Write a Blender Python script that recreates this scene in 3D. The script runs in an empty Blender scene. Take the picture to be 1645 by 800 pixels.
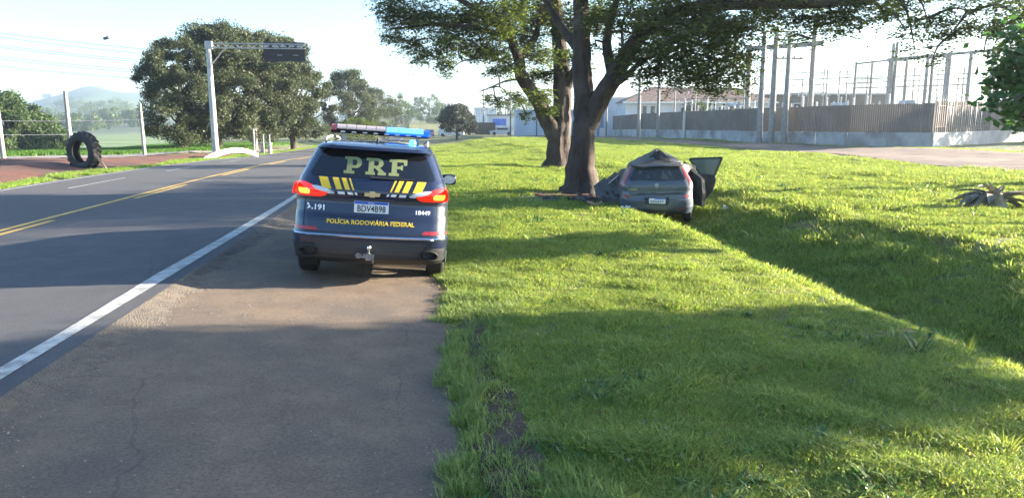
import bpy, bmesh, math, random
import numpy as np
from mathutils import Vector, Matrix
R = math.radians
rnd = random.Random(7)
rng = np.random.default_rng(11)
sc = bpy.context.scene
col = sc.collection

# ------------------------------------------------------------------ camera
CAMH = 1.97
cam = bpy.data.cameras.new('camera'); cam.sensor_width = 36; cam.lens = 26.04
cam.clip_start = 0.05; cam.clip_end = 12000
co = bpy.data.objects.new('camera', cam); col.objects.link(co)
co.location = (0, 0, CAMH); co.rotation_euler = (R(90 - 9.68), 0, R(-7.1))
sc.camera = co
# ------------------------------------------------------------------ light
SUN_AZ, SUN_EL = 85.0, 12.5
sv = Vector((math.sin(R(SUN_AZ)) * math.cos(R(SUN_EL)), math.cos(R(SUN_AZ)) * math.cos(R(SUN_EL)), math.sin(R(SUN_EL))))
w = bpy.data.worlds.new('World'); sc.world = w; w.use_nodes = True
nt = w.node_tree; bg = nt.nodes['Background']
sky = nt.nodes.new('ShaderNodeTexSky'); sky.sky_type = 'NISHITA'; sky.sun_disc = False
sky.sun_elevation = R(SUN_EL); sky.sun_rotation = R(SUN_AZ)
sky.altitude = 300; sky.air_density = 1.0; sky.dust_density = 1.0; sky.ozone_density = 3.0
hs = nt.nodes.new('ShaderNodeHueSaturation'); hs.inputs['Saturation'].default_value = 1.05; nt.links.new(sky.outputs[0], hs.inputs['Color']); nt.links.new(hs.outputs[0], bg.inputs[0]); bg.inputs[1].default_value = 0.067
sun = bpy.data.lights.new('sun', 'SUN'); sun.energy = 5.0; sun.angle = R(0.55); sun.color = (1, .88, .70)
so = bpy.data.objects.new('sun', sun); col.objects.link(so); so.rotation_euler = sv.to_track_quat('Z', 'Y').to_euler()
so.location = (60, 20, 40)
sc.view_settings.view_transform = 'Standard'; sc.view_settings.look = 'None'
sc.view_settings.exposure = 2.95; sc.view_settings.gamma = 1
try:
    sc.cycles.use_denoising = True; sc.cycles.volume_bounces = 1; sc.cycles.max_bounces = 8
    sc.cycles.transparent_max_bounces = 8
except Exception: pass

# ------------------------------------------------------------------ materials
def mat(name, c, rough=.8, c2=None, scale=5., bump=0., bscale=None, metal=0., stretch=None, detail=6, coat=0., spec=None, emis=None, es=0., c3=None, s3=.4, trans=0., island=0.):
    m = bpy.data.materials.new(name); m.use_nodes = True
    n = m.node_tree.nodes; l = m.node_tree.links; p = n['Principled BSDF']
    p.inputs['Base Color'].default_value = (*c, 1); p.inputs['Roughness'].default_value = rough
    p.inputs['Metallic'].default_value = metal
    if coat: p.inputs['Coat Weight'].default_value = coat; p.inputs['Coat Roughness'].default_value = .04
    if spec is not None: p.inputs['Specular IOR Level'].default_value = spec
    if emis: p.inputs['Emission Color'].default_value = (*emis, 1); p.inputs['Emission Strength'].default_value = es
    tc = n.new('ShaderNodeTexCoord'); mp = n.new('ShaderNodeMapping'); l.new(tc.outputs['Object'], mp.inputs[0])
    if stretch: mp.inputs['Scale'].default_value = stretch
    colout = None
    if c2 is not None:
        t = n.new('ShaderNodeTexNoise'); t.inputs['Scale'].default_value = scale; t.inputs['Detail'].default_value = detail; t.inputs['Roughness'].default_value = .65
        l.new(mp.outputs[0], t.inputs[0])
        r = n.new('ShaderNodeValToRGB'); r.color_ramp.elements[0].position = .36; r.color_ramp.elements[1].position = .64
        r.color_ramp.elements[0].color = (*c, 1); r.color_ramp.elements[1].color = (*c2, 1)
        l.new(t.outputs[0], r.inputs[0]); colout = r.outputs[0]
        if c3 is not None:
            t3 = n.new('ShaderNodeTexNoise'); t3.inputs['Scale'].default_value = s3; t3.inputs['Detail'].default_value = 5
            l.new(tc.outputs['Object'], t3.inputs[0])
            r3 = n.new('ShaderNodeValToRGB'); r3.color_ramp.elements[0].position = .48; r3.color_ramp.elements[1].position = .66
            l.new(t3.outputs[0], r3.inputs[0])
            mx = n.new('ShaderNodeMixRGB'); l.new(r3.outputs[0], mx.inputs[0]); l.new(colout, mx.inputs[1]); mx.inputs[2].default_value = (*c3, 1)
            colout = mx.outputs[0]
    if island:
        g = n.new('ShaderNodeNewGeometry'); hv = n.new('ShaderNodeHueSaturation')
        ma = n.new('ShaderNodeMapRange'); ma.inputs[3].default_value = 1 - island; ma.inputs[4].default_value = 1 + island
        l.new(g.outputs['Random Per Island'], ma.inputs[0]); l.new(ma.outputs[0], hv.inputs['Value'])
        ma2 = n.new('ShaderNodeMapRange'); ma2.inputs[3].default_value = .485; ma2.inputs[4].default_value = .52
        l.new(g.outputs['Random Per Island'], ma2.inputs[0]); l.new(ma2.outputs[0], hv.inputs['Hue'])
        if colout is None: hv.inputs['Color'].default_value = (*c, 1)
        else: l.new(colout, hv.inputs['Color'])
        colout = hv.outputs[0]
    if colout is not None: l.new(colout, p.inputs['Base Color'])
    if bump:
        b = n.new('ShaderNodeTexNoise'); b.inputs['Scale'].default_value = bscale or scale * 3; b.inputs['Detail'].default_value = 8
        l.new(mp.outputs[0], b.inputs[0]); bn = n.new('ShaderNodeBump'); bn.inputs['Strength'].default_value = min(bump, 1.); bn.inputs['Distance'].default_value = .02 if bump <= 1 else .02 * bump
        l.new(b.outputs[0], bn.inputs['Height']); l.new(bn.outputs[0], p.inputs['Normal'])
    if trans:
        tr = n.new('ShaderNodeBsdfTranslucent'); ms = n.new('ShaderNodeMixShader'); ms.inputs[0].default_value = trans
        if colout is not None:
            br = n.new('ShaderNodeHueSaturation'); br.inputs['Value'].default_value = 1.7; br.inputs['Saturation'].default_value = 1.1; br.inputs['Hue'].default_value = .485
            l.new(colout, br.inputs['Color']); l.new(br.outputs[0], tr.inputs[0])
        else: tr.inputs[0].default_value = (*[min(1, v * 1.7) for v in c], 1)
        l.new(p.outputs[0], ms.inputs[1]); l.new(tr.outputs[0], ms.inputs[2]); l.new(ms.outputs[0], n['Material Output'].inputs[0])
    return m

M = {}
M['asphalt'] = mat('asphalt', (.056, .055, .060), .85, (.078, .075, .079), 2.2, .3, 200, detail=9, c3=(.068, .064, .066), s3=.15)
M['shoulder'] = mat('shoulder_asphalt', (.118, .085, .060), .9, (.165, .120, .082), 3., .35, 190, detail=10, c3=(.100, .078, .062), s3=.9)
M['edge'] = mat('crumbled_asphalt', (.085, .072, .060), .95, (.15, .12, .09), 9., 1., 60)
M['soil'] = mat('red_soil', (.085, .026, .014), .95, (.135, .044, .024), 1.6, 1., 14, c3=(.06, .026, .015), s3=.5)
M['edgesoil'] = mat('edge_soil', (.045, .030, .020), .95, (.09, .06, .04), 7., 1., 30)
M['dirt'] = mat('dirt_road', (.125, .080, .058), .95, (.19, .13, .098), .8, .8, 12)
M['pathpave'] = mat('side_road', (.17, .15, .135), .9, (.25, .225, .20), 1.5, .4, 20)
M['ground'] = mat('verge_ground', (.075, .095, .020), .95, (.13, .15, .03), 1.1, 1., 9, detail=10, c3=(.15, .11, .05), s3=.9)
M['white'] = mat('road_paint_white', (.24, .235, .22), .8, (.50, .50, .47), 7., .3, 60)
M['yellow'] = mat('road_paint_yellow', (.48, .30, .06), .75, (.60, .40, .10), 5., .3, 60)
M['grass'] = mat('grass_blade', (.150, .225, .050), .5, (.250, .300, .062), .8, c3=(.34, .30, .12), s3=1.1, island=.35, trans=.45, spec=.25)
M['grass_dry'] = mat('grass_edge_blade', (.12, .19, .04), .6, (.25, .26, .11), 1.5, island=.35, trans=.35, spec=.3)
M['crop'] = mat('crop_leaf', (.06, .14, .02), .6, (.12, .20, .035), .5, island=.3, trans=.35)
M['leaf'] = mat('leaf_dark', (.042, .066, .016), .5, (.085, .110, .026), .5, island=.5, trans=.55, spec=.4)
M['leaf2'] = mat('leaf_olive', (.028, .040, .016), .6, (.056, .068, .028), .5, island=.45, trans=.3, spec=.4)
M['leaf3'] = mat('leaf_green', (.034, .062, .018), .6, (.062, .095, .028), .5, island=.4, trans=.35, spec=.4)
M['leafshade'] = mat('leaf_shaded', (.014, .022, .012), .6, (.026, .038, .018), .8, island=.4, trans=.15)  # leaf green darkened, the lone tree's shade put into its colour
M['leafbig'] = mat('leaf_broad', (.035, .085, .02), .4, (.06, .13, .03), 1.2, island=.35, trans=.4, spec=.5)
M['bark'] = mat('bark', (.026, .018, .015), .95, (.062, .042, .033), 5., 1.6, 16, stretch=(1, 1, .22), detail=10, c3=(.078, .064, .056), s3=1.2)
M['twig'] = mat('twig', (.05, .036, .028), .9, (.09, .07, .055), 6)
M['concrete'] = mat('concrete_post', (.20, .19, .18), .9, (.30, .29, .27), 3., .4, 40)
M['fencec'] = mat('fence_concrete', (.12, .10, .09), .95, (.17, .145, .13), .7, .6, 12, c3=(.12, .10, .09), s3=.3)
M['wallbase'] = mat('wall_whitewash', (.28, .28, .285), .9, (.44, .44, .44), .6, .3, 9, c3=(.20, .19, .185), s3=.5)
M['steel'] = mat('galvanised_steel', (.30, .31, .32), .5, (.42, .43, .44), 3., metal=.6)
M['signback'] = mat('sign_back', (.012, .014, .024), .6, (.018, .02, .03), 3.)
M['whitepaint'] = mat('white_paint', (.72, .72, .70), .6, (.82, .82, .80), 2.)
M['rubber'] = mat('rubber', (.014, .014, .015), .75, (.028, .027, .026), 8., .6, 40)
M['wood'] = mat('weathered_wood', (.30, .20, .13), .85, (.42, .30, .21), 9., .4, 30, stretch=(1, 1, .1))
M['carpaint'] = mat('police_blue_paint', (.007, .012, .036), .3, coat=1.0, spec=.5)
M['blackplastic'] = mat('black_plastic', (.018, .019, .022), .55)
M['glass'] = mat('tinted_glass', (.006, .007, .009), .06, spec=.6, coat=.6)
M['rubberseal'] = mat('seal', (.008, .008, .009), .6)
M['chrome'] = mat('chrome', (.72, .74, .78), .14, metal=1.)
M['alloy'] = mat('alloy', (.35, .36, .38), .3, metal=.9)
M['tailred'] = mat('tail_red', (.62, .018, .012), .12, coat=.8, emis=(1, .03, .01), es=.10)
M['tailamber'] = mat('tail_amber', (.95, .28, .03), .15, coat=.8, emis=(1, .30, .04), es=.45)
M['tailclear'] = mat('tail_clear', (.55, .58, .64), .15, coat=.8)
M['reflector'] = mat('reflector', (.35, .02, .02), .2, coat=.6)
M['plate'] = mat('plate_white', (.70, .72, .74), .45)
M['plateblue'] = mat('plate_blue', (.02, .09, .42), .45)
M['ink'] = mat('plate_ink', (.02, .02, .03), .6)
M['lettergreen'] = mat('window_letter', (.17, .20, .085), .6)
M['letteryellow'] = mat('letter_yellow', (.75, .50, .03), .5)
M['letterwhite'] = mat('letter_white', (.75, .77, .80), .5)
M['blueglow'] = mat('blue_glow', (.02, .10, .75), .15, emis=(.05, .32, 1.), es=.8)  # glowing colour that imitates a blue reflection on the car roof
M['bluebright'] = mat('blue_lamp_lit', (.03, .15, .6), .2, emis=(.16, .55, 1.), es=.26)
M['bluelens'] = mat('blue_lens', (.01, .04, .5), .12, coat=1, emis=(.0, .06, .9), es=.35)
M['redlens'] = mat('red_lens', (.40, .06, .05), .15, coat=1)
M['clearlens'] = mat('clear_lens', (.42, .36, .36), .15, coat=1)
M['wreck'] = mat('wreck_paint', (.062, .078, .100), .4, (.085, .10, .125), 4., coat=.4, bump=.15, bscale=6)
M['wreckdark'] = mat('crumpled_dark', (.020, .020, .023), .6, (.06, .058, .058), 3., .9, 8)
M['wreckglass'] = mat('wreck_glass', (.02, .024, .026), .12, (.04, .046, .045), 3)
M['interior'] = mat('car_interior', (.05, .052, .055), .9, (.10, .10, .10), 4.)
M['lampclear'] = mat('lamp_glass', (.6, .6, .6), .1, coat=1)
M['roofbrown'] = mat('roof_tile', (.16, .10, .08), .9, (.24, .16, .13), 2., .3, 8)
M['bwall'] = mat('building_wall', (.56, .57, .58), .9, (.68, .68, .68), .4)
M['bluewall'] = mat('warehouse_wall', (.42, .48, .56), .8, (.52, .58, .66), .3)
M['bluedoor'] = mat('warehouse_door', (.14, .20, .34), .6)
M['blueshop'] = mat('blue_front', (.05, .14, .55), .6, (.08, .2, .65), 1.)
M['window'] = mat('window_glass', (.035, .04, .05), .1, spec=.7)
M['silo'] = mat('silo_sheet', (.50, .54, .60), .6, (.62, .66, .72), .5)
M['hillfar'] = mat('hill_forest', (.040, .070, .032), 1., (.085, .115, .05), .012, c3=(.20, .20, .11), s3=.004)
M['cropfield'] = None
M['gravelbit'] = mat('stone', (.2, .17, .14), .9, (.3, .26, .22), 8)
M['fallen'] = mat('dry_frond', (.17, .155, .125), .9, (.29, .265, .21), 6., .6, 20)
M['porcelain'] = mat('porcelain', (.50, .49, .47), .35, (.62, .61, .6), 5)
M['glaze'] = mat('brown_porcelain', (.16, .10, .08), .35)
M['bird'] = mat('bird', (.02, .018, .016), .8)
M['wire'] = mat('wire', (.10, .10, .11), .5)
M['carw'] = mat('van_paint', (.65, .66, .68), .3, coat=.6)
M['carb'] = mat('distant_car_paint', (.06, .10, .22), .3, coat=.6)

# ------------------------------------------------------------------ builders
class MB:
    def __init__(s): s.v = []; s.f = []; s.m = []
    def add(s, vs, fs, mi=0):
        b = len(s.v); s.v += [tuple(q) for q in vs]; s.f += [tuple(b + i for i in f) for f in fs]; s.m += [mi] * len(fs); return s
    def box(s, c, d, rz=0., mi=0, bev=0., mtx=None):
        x, y, z = d[0] / 2, d[1] / 2, d[2] / 2; ca, sa = math.cos(rz), math.sin(rz)
        vs = [(sx * x, sy * y, sz * z) for sz in (-1, 1) for sy in (-1, 1) for sx in (-1, 1)]
        if mtx: vs = [tuple(mtx @ Vector(q)) for q in vs]
        vs = [(c[0] + a * ca - b * sa, c[1] + a * sa + b * ca, c[2] + e) for a, b, e in vs]
        return s.add(vs, [(0, 2, 3, 1), (4, 5, 7, 6), (0, 1, 5, 4), (2, 6, 7, 3), (0, 4, 6, 2), (1, 3, 7, 5)], mi)
    def tube(s, pts, rad, n=8, mi=0, cap=True, jit=0., ridges=0):
        pts = [Vector(p) for p in pts]
        if not hasattr(rad, '__len__'): rad = [rad] * len(pts)
        vs = []; fs = []; ref = Vector((.31, .95, .05)).normalized()
        for i, p in enumerate(pts):
            t = (pts[min(i + 1, len(pts) - 1)] - pts[max(i - 1, 0)]).normalized()
            if abs(t.dot(ref)) > .93: ref = Vector((1, .1, .2)).normalized()
            a = (ref - t * ref.dot(t)).normalized(); b = t.cross(a)
            for k in range(n):
                an = 2 * math.pi * k / n; r = rad[i] * (1 + (rnd.uniform(-jit, jit) if jit else 0))
                if ridges: r *= 1 + .07 * math.sin(ridges * an + i * .13) + .045 * math.sin((ridges + 4) * an - i * .09)
                vs.append(p + a * r * math.cos(an) + b * r * math.sin(an))
        for i in range(len(pts) - 1):
            for k in range(n):
                fs.append((i * n + k, i * n + (k + 1) % n, (i + 1) * n + (k + 1) % n, (i + 1) * n + k))
        if cap: fs.append(tuple(range(n - 1, -1, -1))); fs.append(tuple((len(pts) - 1) * n + k for k in range(n)))
        return s.add(vs, fs, mi)
    def lathe(s, prof, n=24, axis='z', c=(0, 0, 0), mi=0, closed=False):
        vs = []; fs = []
        for r, h in prof:
            for k in range(n):
                a = 2 * math.pi * k / n; x, y = r * math.cos(a), r * math.sin(a)
                q = (x, y, h) if axis == 'z' else ((h, x, y) if axis == 'x' else (x, h, y))
                vs.append((q[0] + c[0], q[1] + c[1], q[2] + c[2]))
        m_ = len(prof)
        for i in range(m_ if closed else m_ - 1):
            j = (i + 1) % m_
            for k in range(n): fs.append((i * n + k, i * n + (k + 1) % n, j * n + (k + 1) % n, j * n + k))
        return s.add(vs, fs, mi)
    def prism(s, poly, h0, h1, fn=lambda a, b, h: (a, h, b), mi=0):
        n = len(poly); vs = [fn(a, b, h0) for a, b in poly] + [fn(a, b, h1) for a, b in poly]
        fs = [tuple(range(n)), tuple(range(2 * n - 1, n - 1, -1))] + [(i, n + i, n + (i + 1) % n, (i + 1) % n) for i in range(n)]
        return s.add(vs, fs, mi)
    def build(s, name, mats, parent=None, smooth=None, loc=None, fix=True):
        me = bpy.data.meshes.new(name); me.from_pydata(s.v, [], s.f)
        if not isinstance(mats, (list, tuple)): mats = [mats]
        for q in mats: me.materials.append(q)
        if len(mats) > 1: me.polygons.foreach_set('material_index', s.m)
        if fix:
            bm = bmesh.new(); bm.from_mesh(me); bmesh.ops.recalc_face_normals(bm, faces=bm.faces); bm.to_mesh(me); bm.free()
        if smooth is not None: me.shade_smooth(); me.set_sharp_from_angle(angle=R(smooth))
        me.update()
        return link(name, me, parent, loc)
def link(name, me, parent=None, loc=None):
    o = bpy.data.objects.new(name, me); col.objects.link(o)
    if parent: o.parent = parent
    if loc: o.location = loc
    return o
def tag(o, label=None, cat=None, group=None, kind=None):
    for k, v in (('label', label), ('category', cat), ('group', group), ('kind', kind)):
        if v: o[k] = v
    return o
def empty(name, loc=(0, 0, 0), rot=(0, 0, 0), label=None, cat=None, group=None):
    o = bpy.data.objects.new(name, None); col.objects.link(o); o.location = loc; o.rotation_euler = rot; o.empty_display_size = .2
    return tag(o, label, cat, group)
def children(o): return [c for c in col.objects if c.parent == o]
def copy_tree(o, parent=None):
    kids = [c for c in bpy.data.objects if c.parent == o]
    c = o.copy(); col.objects.link(c); c.parent = parent
    for k in kids: copy_tree(k, c)
    return c
def npmesh(name, V, Fq, mats, parent=None, smooth=False, mi=None):
    """V (n,3), Fq (m,4) or (m,3)"""
    me = bpy.data.meshes.new(name); V = np.asarray(V, dtype=np.float32); Fq = np.asarray(Fq, dtype=np.int32); k = Fq.shape[1]
    me.vertices.add(len(V)); me.vertices.foreach_set('co', V.ravel())
    me.loops.add(Fq.size); me.loops.foreach_set('vertex_index', Fq.ravel())
    me.polygons.add(len(Fq)); me.polygons.foreach_set('loop_start', np.arange(0, Fq.size, k, dtype=np.int32))
    if not isinstance(mats, (list, tuple)): mats = [mats]
    for q in mats: me.materials.append(q)
    if mi is not None: me.polygons.foreach_set('material_index', np.asarray(mi, dtype=np.int32))
    me.update(calc_edges=True); me.validate()
    if smooth: me.shade_smooth()
    return link(name, me, parent)
def at(px, py, d):
    """a point of the photographed place at depth d along the camera axis"""
    yaw, pit = R(7.1), R(9.68); F = 1190.
    fw = np.array([math.sin(yaw) * math.cos(pit), math.cos(yaw) * math.cos(pit), -math.sin(pit)])
    rt = np.array([math.cos(yaw), -math.sin(yaw), 0.]); up = np.cross(rt, fw)
    p = fw * d + rt * (px - 822.5) * d / F - up * (py - 400.) * d / F
    return (p[0], p[1], p[2] + CAMH)

# ------------------------------------------------------------------ terrain height
def sstep(a, b, x): t = np.clip((x - a) / (b - a), 0, 1); return t * t * (3 - 2 * t)
PY = [-60, 25, 34, 42, 50, 66, 86, 110, 150, 200, 260, 400, 600, 900, 1400]
PZ = [0, 0, -.08, -.22, -.42, -.70, -.95, -1.15, -1.1, -.5, .6, 2.9, 6.0, 8.5, 6]
def G0(x, y):
    x = np.asarray(x, float); y = np.asarray(y, float)
    P = np.interp(y, PY, PZ)
    wr = 1 - sstep(.5, 10, x) * (1 - sstep(150, 260, y))
    crest = np.interp(y, [-60, 95, 125, 200, 300, 900], [0, 0, -.35, -.8, 0, 3])
    D = np.interp(y, [-60, 11, 17, 23, 40, 60], [.54, .54, .40, .14, .04, 0])
    # cross section
    V = np.interp(x, [-400, -40, -25, -19, -16.5, -15, -12.6, -11.2, -2.75, .2, 1.2, 3.0, 4.5],
                     [.1, .1, .28, .34, .36, .40, .16, .15, .15, 0, .05, .07, .04])
    rise = np.interp(x, [8.5, 20, 32, 60, 400], [.14, .16, .30, .6, 1.]) * np.interp(y, [-60, 30, 60, 110], [1, 1, .9, .3])
    Vr = np.where(x > 8.5, rise, V)
    u = (x - 4.5) / (8.5 - 4.5)
    dit = np.interp(u, [0, .12, .30, .42, .56, .8, 1.], [.04, -.22, -.93, -1, -.72, -.12, .14])
    dd = np.where(dit < 0, dit * D, np.where(u < .5, .04, np.maximum(dit, 0)))
    Vr = np.where((x > 4.5) & (x <= 8.5), dd, Vr)
    z = Vr + P * wr + crest * (1 - wr)
    # left valley
    vl = sstep(-26, -70, x) * -3.0 + sstep(-60, -220, x) * -5
    vl = vl * sstep(20, 60, y)
    return z + np.where(x < -20, vl, 0)
def G(x, y):
    x = np.asarray(x, float); y = np.asarray(y, float)
    b = .020 * np.sin(x * 2.1 + 1.3 * np.sin(y * 1.1)) * np.sin(y * 1.7 + .8 * np.sin(x * 1.9)) + (.012) * np.sin(x * 5.3 + y * 2.2) * np.sin(y * 4.1 - x * 3.)
    big = .10 * np.sin(y * .33 + x * .21) * np.sin(x * .4 - y * .1)
    mask = sstep(.3, 1.3, x) + sstep(-12.2, -13.5, x)
    return G0(x, y) + (b + big * sstep(8, 16, np.abs(x))) * mask * np.interp(y, [-60, 120, 200], [1, 1, .3])
def gz(x, y): return float(G(x, y))

xk = np.unique(np.round(np.concatenate([np.array([-3500, -2400, -1800]), np.arange(-1500, -200, 22.), np.arange(-200, -80, 12.), np.arange(-80, -30, 5.), np.arange(-30, -11.3, .7),
     [-11.2, -10, -8.5, -7, -5.5, -4.2, -3.4, -2.75, -2.2, -1.5, -.8, -.2, .2], np.arange(.4, 9.5, .16), np.arange(9.6, 16, .3), np.arange(16.2, 32, .7), np.arange(33, 70, 3.), [75, 90, 110, 150, 200, 300, 450, 700, 1100, 1700, 2500, 3500]]), 3))
yk = np.unique(np.round(np.concatenate([np.array([-60, -40, -25, -15, -10, -6, -3, -1, 0, 1., 2.]), np.arange(2.4, 12, .16), np.arange(12, 24, .3), np.arange(24, 60, .7), np.arange(60, 130, 2.5), np.arange(130, 300, 10.), [320, 360, 400, 450, 500, 560, 620, 700, 800, 900], np.arange(950, 2300, 50.), [2500, 3000, 3500]]), 3))
def hillh(x, y):
    """broad far relief: valley side and the wooded ridge on the left"""
    x = np.asarray(x, float); y = np.asarray(y, float)
    az = np.degrees(np.arctan2(x, y)) - 7.1; r = np.hypot(x, y)
    px_ = 822 + 1190 * np.tan(np.radians(np.clip(az, -70, 70)))
    prof = np.interp(px_, [-900, -300, 20, 60, 95, 130, 150, 170, 200, 240, 330, 420, 520, 600, 660, 760, 850, 950, 1300, 2600], [30, 24, 14, 31, 36, 43, 49, 53, 46, 41, 36, 26, 15, 11, 9, 12, 22, 12, 9, 9])
    h = prof / 1190. * 1800
    f = np.interp(r, [0, 420, 900, 1500, 1800, 2300, 3500, 5000], [0, 0, .10, .62, 1., .8, .3, .1])
    h = h + f * (4.5 * np.sin(x * .021 + y * .004) * np.sin(x * .0093) + 2.5 * np.sin(x * .052) + 1.5 * np.sin(x * .11 + 2))
    return h * f
def sheet(name, x0, x1, y0, y1, off, m, kind='structure', xj=None, fn=None):
    xs = np.unique(np.concatenate([[x0, x1], xk[(xk > x0) & (xk < x1)]])); ys = np.unique(np.concatenate([[y0, y1], yk[(yk > y0) & (yk < y1)]]))
    X, Y = np.meshgrid(xs, ys); Z = G(X, Y) + hillh(X, Y) + off
    if fn: X, Y, Z = fn(X, Y, Z)
    V = np.stack([X, Y, Z], -1).reshape(-1, 3); nx = len(xs)
    i = np.arange((len(ys) - 1) * nx).reshape(-1, nx)[:, :-1].ravel()
    F_ = np.stack([i, i + 1, i + nx + 1, i + nx], 1)
    o = npmesh(name, V, F_, m, smooth=True); return tag(o, kind=kind)

# ground with grass, fields and hills told apart by where they lie
def ground_material():
    m = M['ground']; n = m.node_tree.nodes; l = m.node_tree.links; p = n['Principled BSDF']
    src = p.inputs['Base Color'].links[0].from_socket
    tc = n.new('ShaderNodeTexCoord'); sep = n.new('ShaderNodeSeparateXYZ'); l.new(tc.outputs['Object'], sep.inputs[0])
    def math_(op, a, b=None, c=None):
        q = n.new('ShaderNodeMath'); q.operation = op
        for i, v in enumerate((a, b, c)):
            if v is None: continue
            if isinstance(v, (int, float)): q.inputs[i].default_value = v
            else: l.new(v, q.inputs[i])
        return q.outputs[0]
    def mixc(f, a, c):
        q = n.new('ShaderNodeMixRGB'); l.new(f, q.inputs[0]); l.new(a, q.inputs[1])
        if isinstance(c, tuple): q.inputs[2].default_value = (*c, 1)
        else: l.new(c, q.inputs[2])
        return q.outputs[0]
    def rng_(v, a, b):
        q = n.new('ShaderNodeMapRange'); l.new(v, q.inputs[0]); q.inputs[1].default_value = a; q.inputs[2].default_value = b; return q.outputs[0]
    x, y = sep.outputs[0], sep.outputs[1]
    # contour planted field in the valley
    ns = n.new('ShaderNodeTexNoise'); ns.inputs['Scale'].default_value = .012; l.new(tc.outputs['Object'], ns.inputs[0])
    ph = math_('ADD', math_('MULTIPLY', y, .42), math_('MULTIPLY', x, .16)); ph = math_('ADD', ph, math_('MULTIPLY', ns.outputs[0], 30.))
    st = math_('ADD', math_('MULTIPLY', math_('SINE', ph), .5), .5); st = math_('POWER', st, 2.)
    cr = n.new('ShaderNodeRGB'); cr.outputs[0].default_value = (.07, .14, .035, 1)
    field = mixc(st, cr.outputs[0], (.20, .24, .10))
    left = rng_(x, -34., -40.)
    far = rng_(y, 85., 95.)
    c = mixc(math_('MULTIPLY', left, far), src, field)
    n2 = n.new('ShaderNodeTexVoronoi'); n2.inputs['Scale'].default_value = .006; l.new(tc.outputs['Object'], n2.inputs[0])
    rr = n.new('ShaderNodeValToRGB'); rr.color_ramp.interpolation = 'CONSTANT'
    e = rr.color_ramp.elements; e[0].color = (.028, .055, .025, 1); e[1].color = (.10, .13, .05, 1); e[1].position = .45
    q = e.new(.62); q.color = (.03, .06, .028, 1); q = e.new(.8); q.color = (.20, .17, .10, 1); q = e.new(.86); q.color = (.045, .08, .03, 1)
    sp = n.new('ShaderNodeSeparateXYZ'); l.new(n2.outputs['Color'], sp.inputs[0]); l.new(sp.outputs[0], rr.inputs[0])
    dist = rng_(math_('SQRT', math_('ADD', math_('MULTIPLY', x, x), math_('MULTIPLY', y, y))), 330., 420.)
    c = mixc(dist, c, rr.outputs[0])
    l.new(c, p.inputs['Base Color'])
ground_material()
def cracks(m, sc_, wd, amt):
    n = m.node_tree.nodes; l = m.node_tree.links; p = n['Principled BSDF']; src = p.inputs['Base Color'].links[0].from_socket
    tc = n.new('ShaderNodeTexCoord'); nz = n.new('ShaderNodeTexNoise'); nz.inputs['Scale'].default_value = 2.2; nz.inputs['Detail'].default_value = 6; l.new(tc.outputs['Object'], nz.inputs[0])
    mx = n.new('ShaderNodeMixRGB'); mx.inputs[0].default_value = .22; l.new(tc.outputs['Object'], mx.inputs[1]); l.new(nz.outputs['Color'], mx.inputs[2])
    vo = n.new('ShaderNodeTexVoronoi'); vo.feature = 'DISTANCE_TO_EDGE'; vo.inputs['Scale'].default_value = sc_; l.new(mx.outputs[0], vo.inputs[0])
    mr = n.new('ShaderNodeMapRange'); l.new(vo.outputs['Distance'], mr.inputs[0]); mr.inputs[1].default_value = 0; mr.inputs[2].default_value = wd; mr.inputs[3].default_value = amt; mr.inputs[4].default_value = 0
    nm = n.new('ShaderNodeTexNoise'); nm.inputs['Scale'].default_value = .7; l.new(tc.outputs['Object'], nm.inputs[0]); ms = n.new('ShaderNodeMapRange'); l.new(nm.outputs[0], ms.inputs[0]); ms.inputs[1].default_value = .47; ms.inputs[2].default_value = .56
    mu = n.new('ShaderNodeMath'); mu.operation = 'MULTIPLY'; l.new(mr.outputs[0], mu.inputs[0]); l.new(ms.outputs[0], mu.inputs[1])
    m2 = n.new('ShaderNodeMixRGB'); l.new(mu.outputs[0], m2.inputs[0]); l.new(src, m2.inputs[1]); m2.inputs[2].default_value = (.025, .02, .018, 1)
    sp_ = n.new('ShaderNodeTexNoise'); sp_.inputs['Scale'].default_value = 55; sp_.inputs['Detail'].default_value = 4; l.new(tc.outputs['Object'], sp_.inputs[0]); mg = n.new('ShaderNodeMapRange'); l.new(sp_.outputs[0], mg.inputs[0]); mg.inputs[1].default_value = .3; mg.inputs[2].default_value = .7; mg.inputs[3].default_value = .72; mg.inputs[4].default_value = 1.28
    hv = n.new('ShaderNodeHueSaturation'); l.new(m2.outputs[0], hv.inputs['Color']); l.new(mg.outputs[0], hv.inputs['Value']); l.new(hv.outputs[0], p.inputs['Base Color'])
cracks(M['shoulder'], .55, .006, .32); cracks(M['asphalt'], .30, .005, .35)
sheet('ground', -3500, 3500, -60, 3500, 0, M['ground'])
road = sheet('road', -11.2, -2.75, -60, 1000, .05, M['asphalt'])
sheet('shoulder', -2.75, .2, -60, 130, .006, M['shoulder'])
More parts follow.
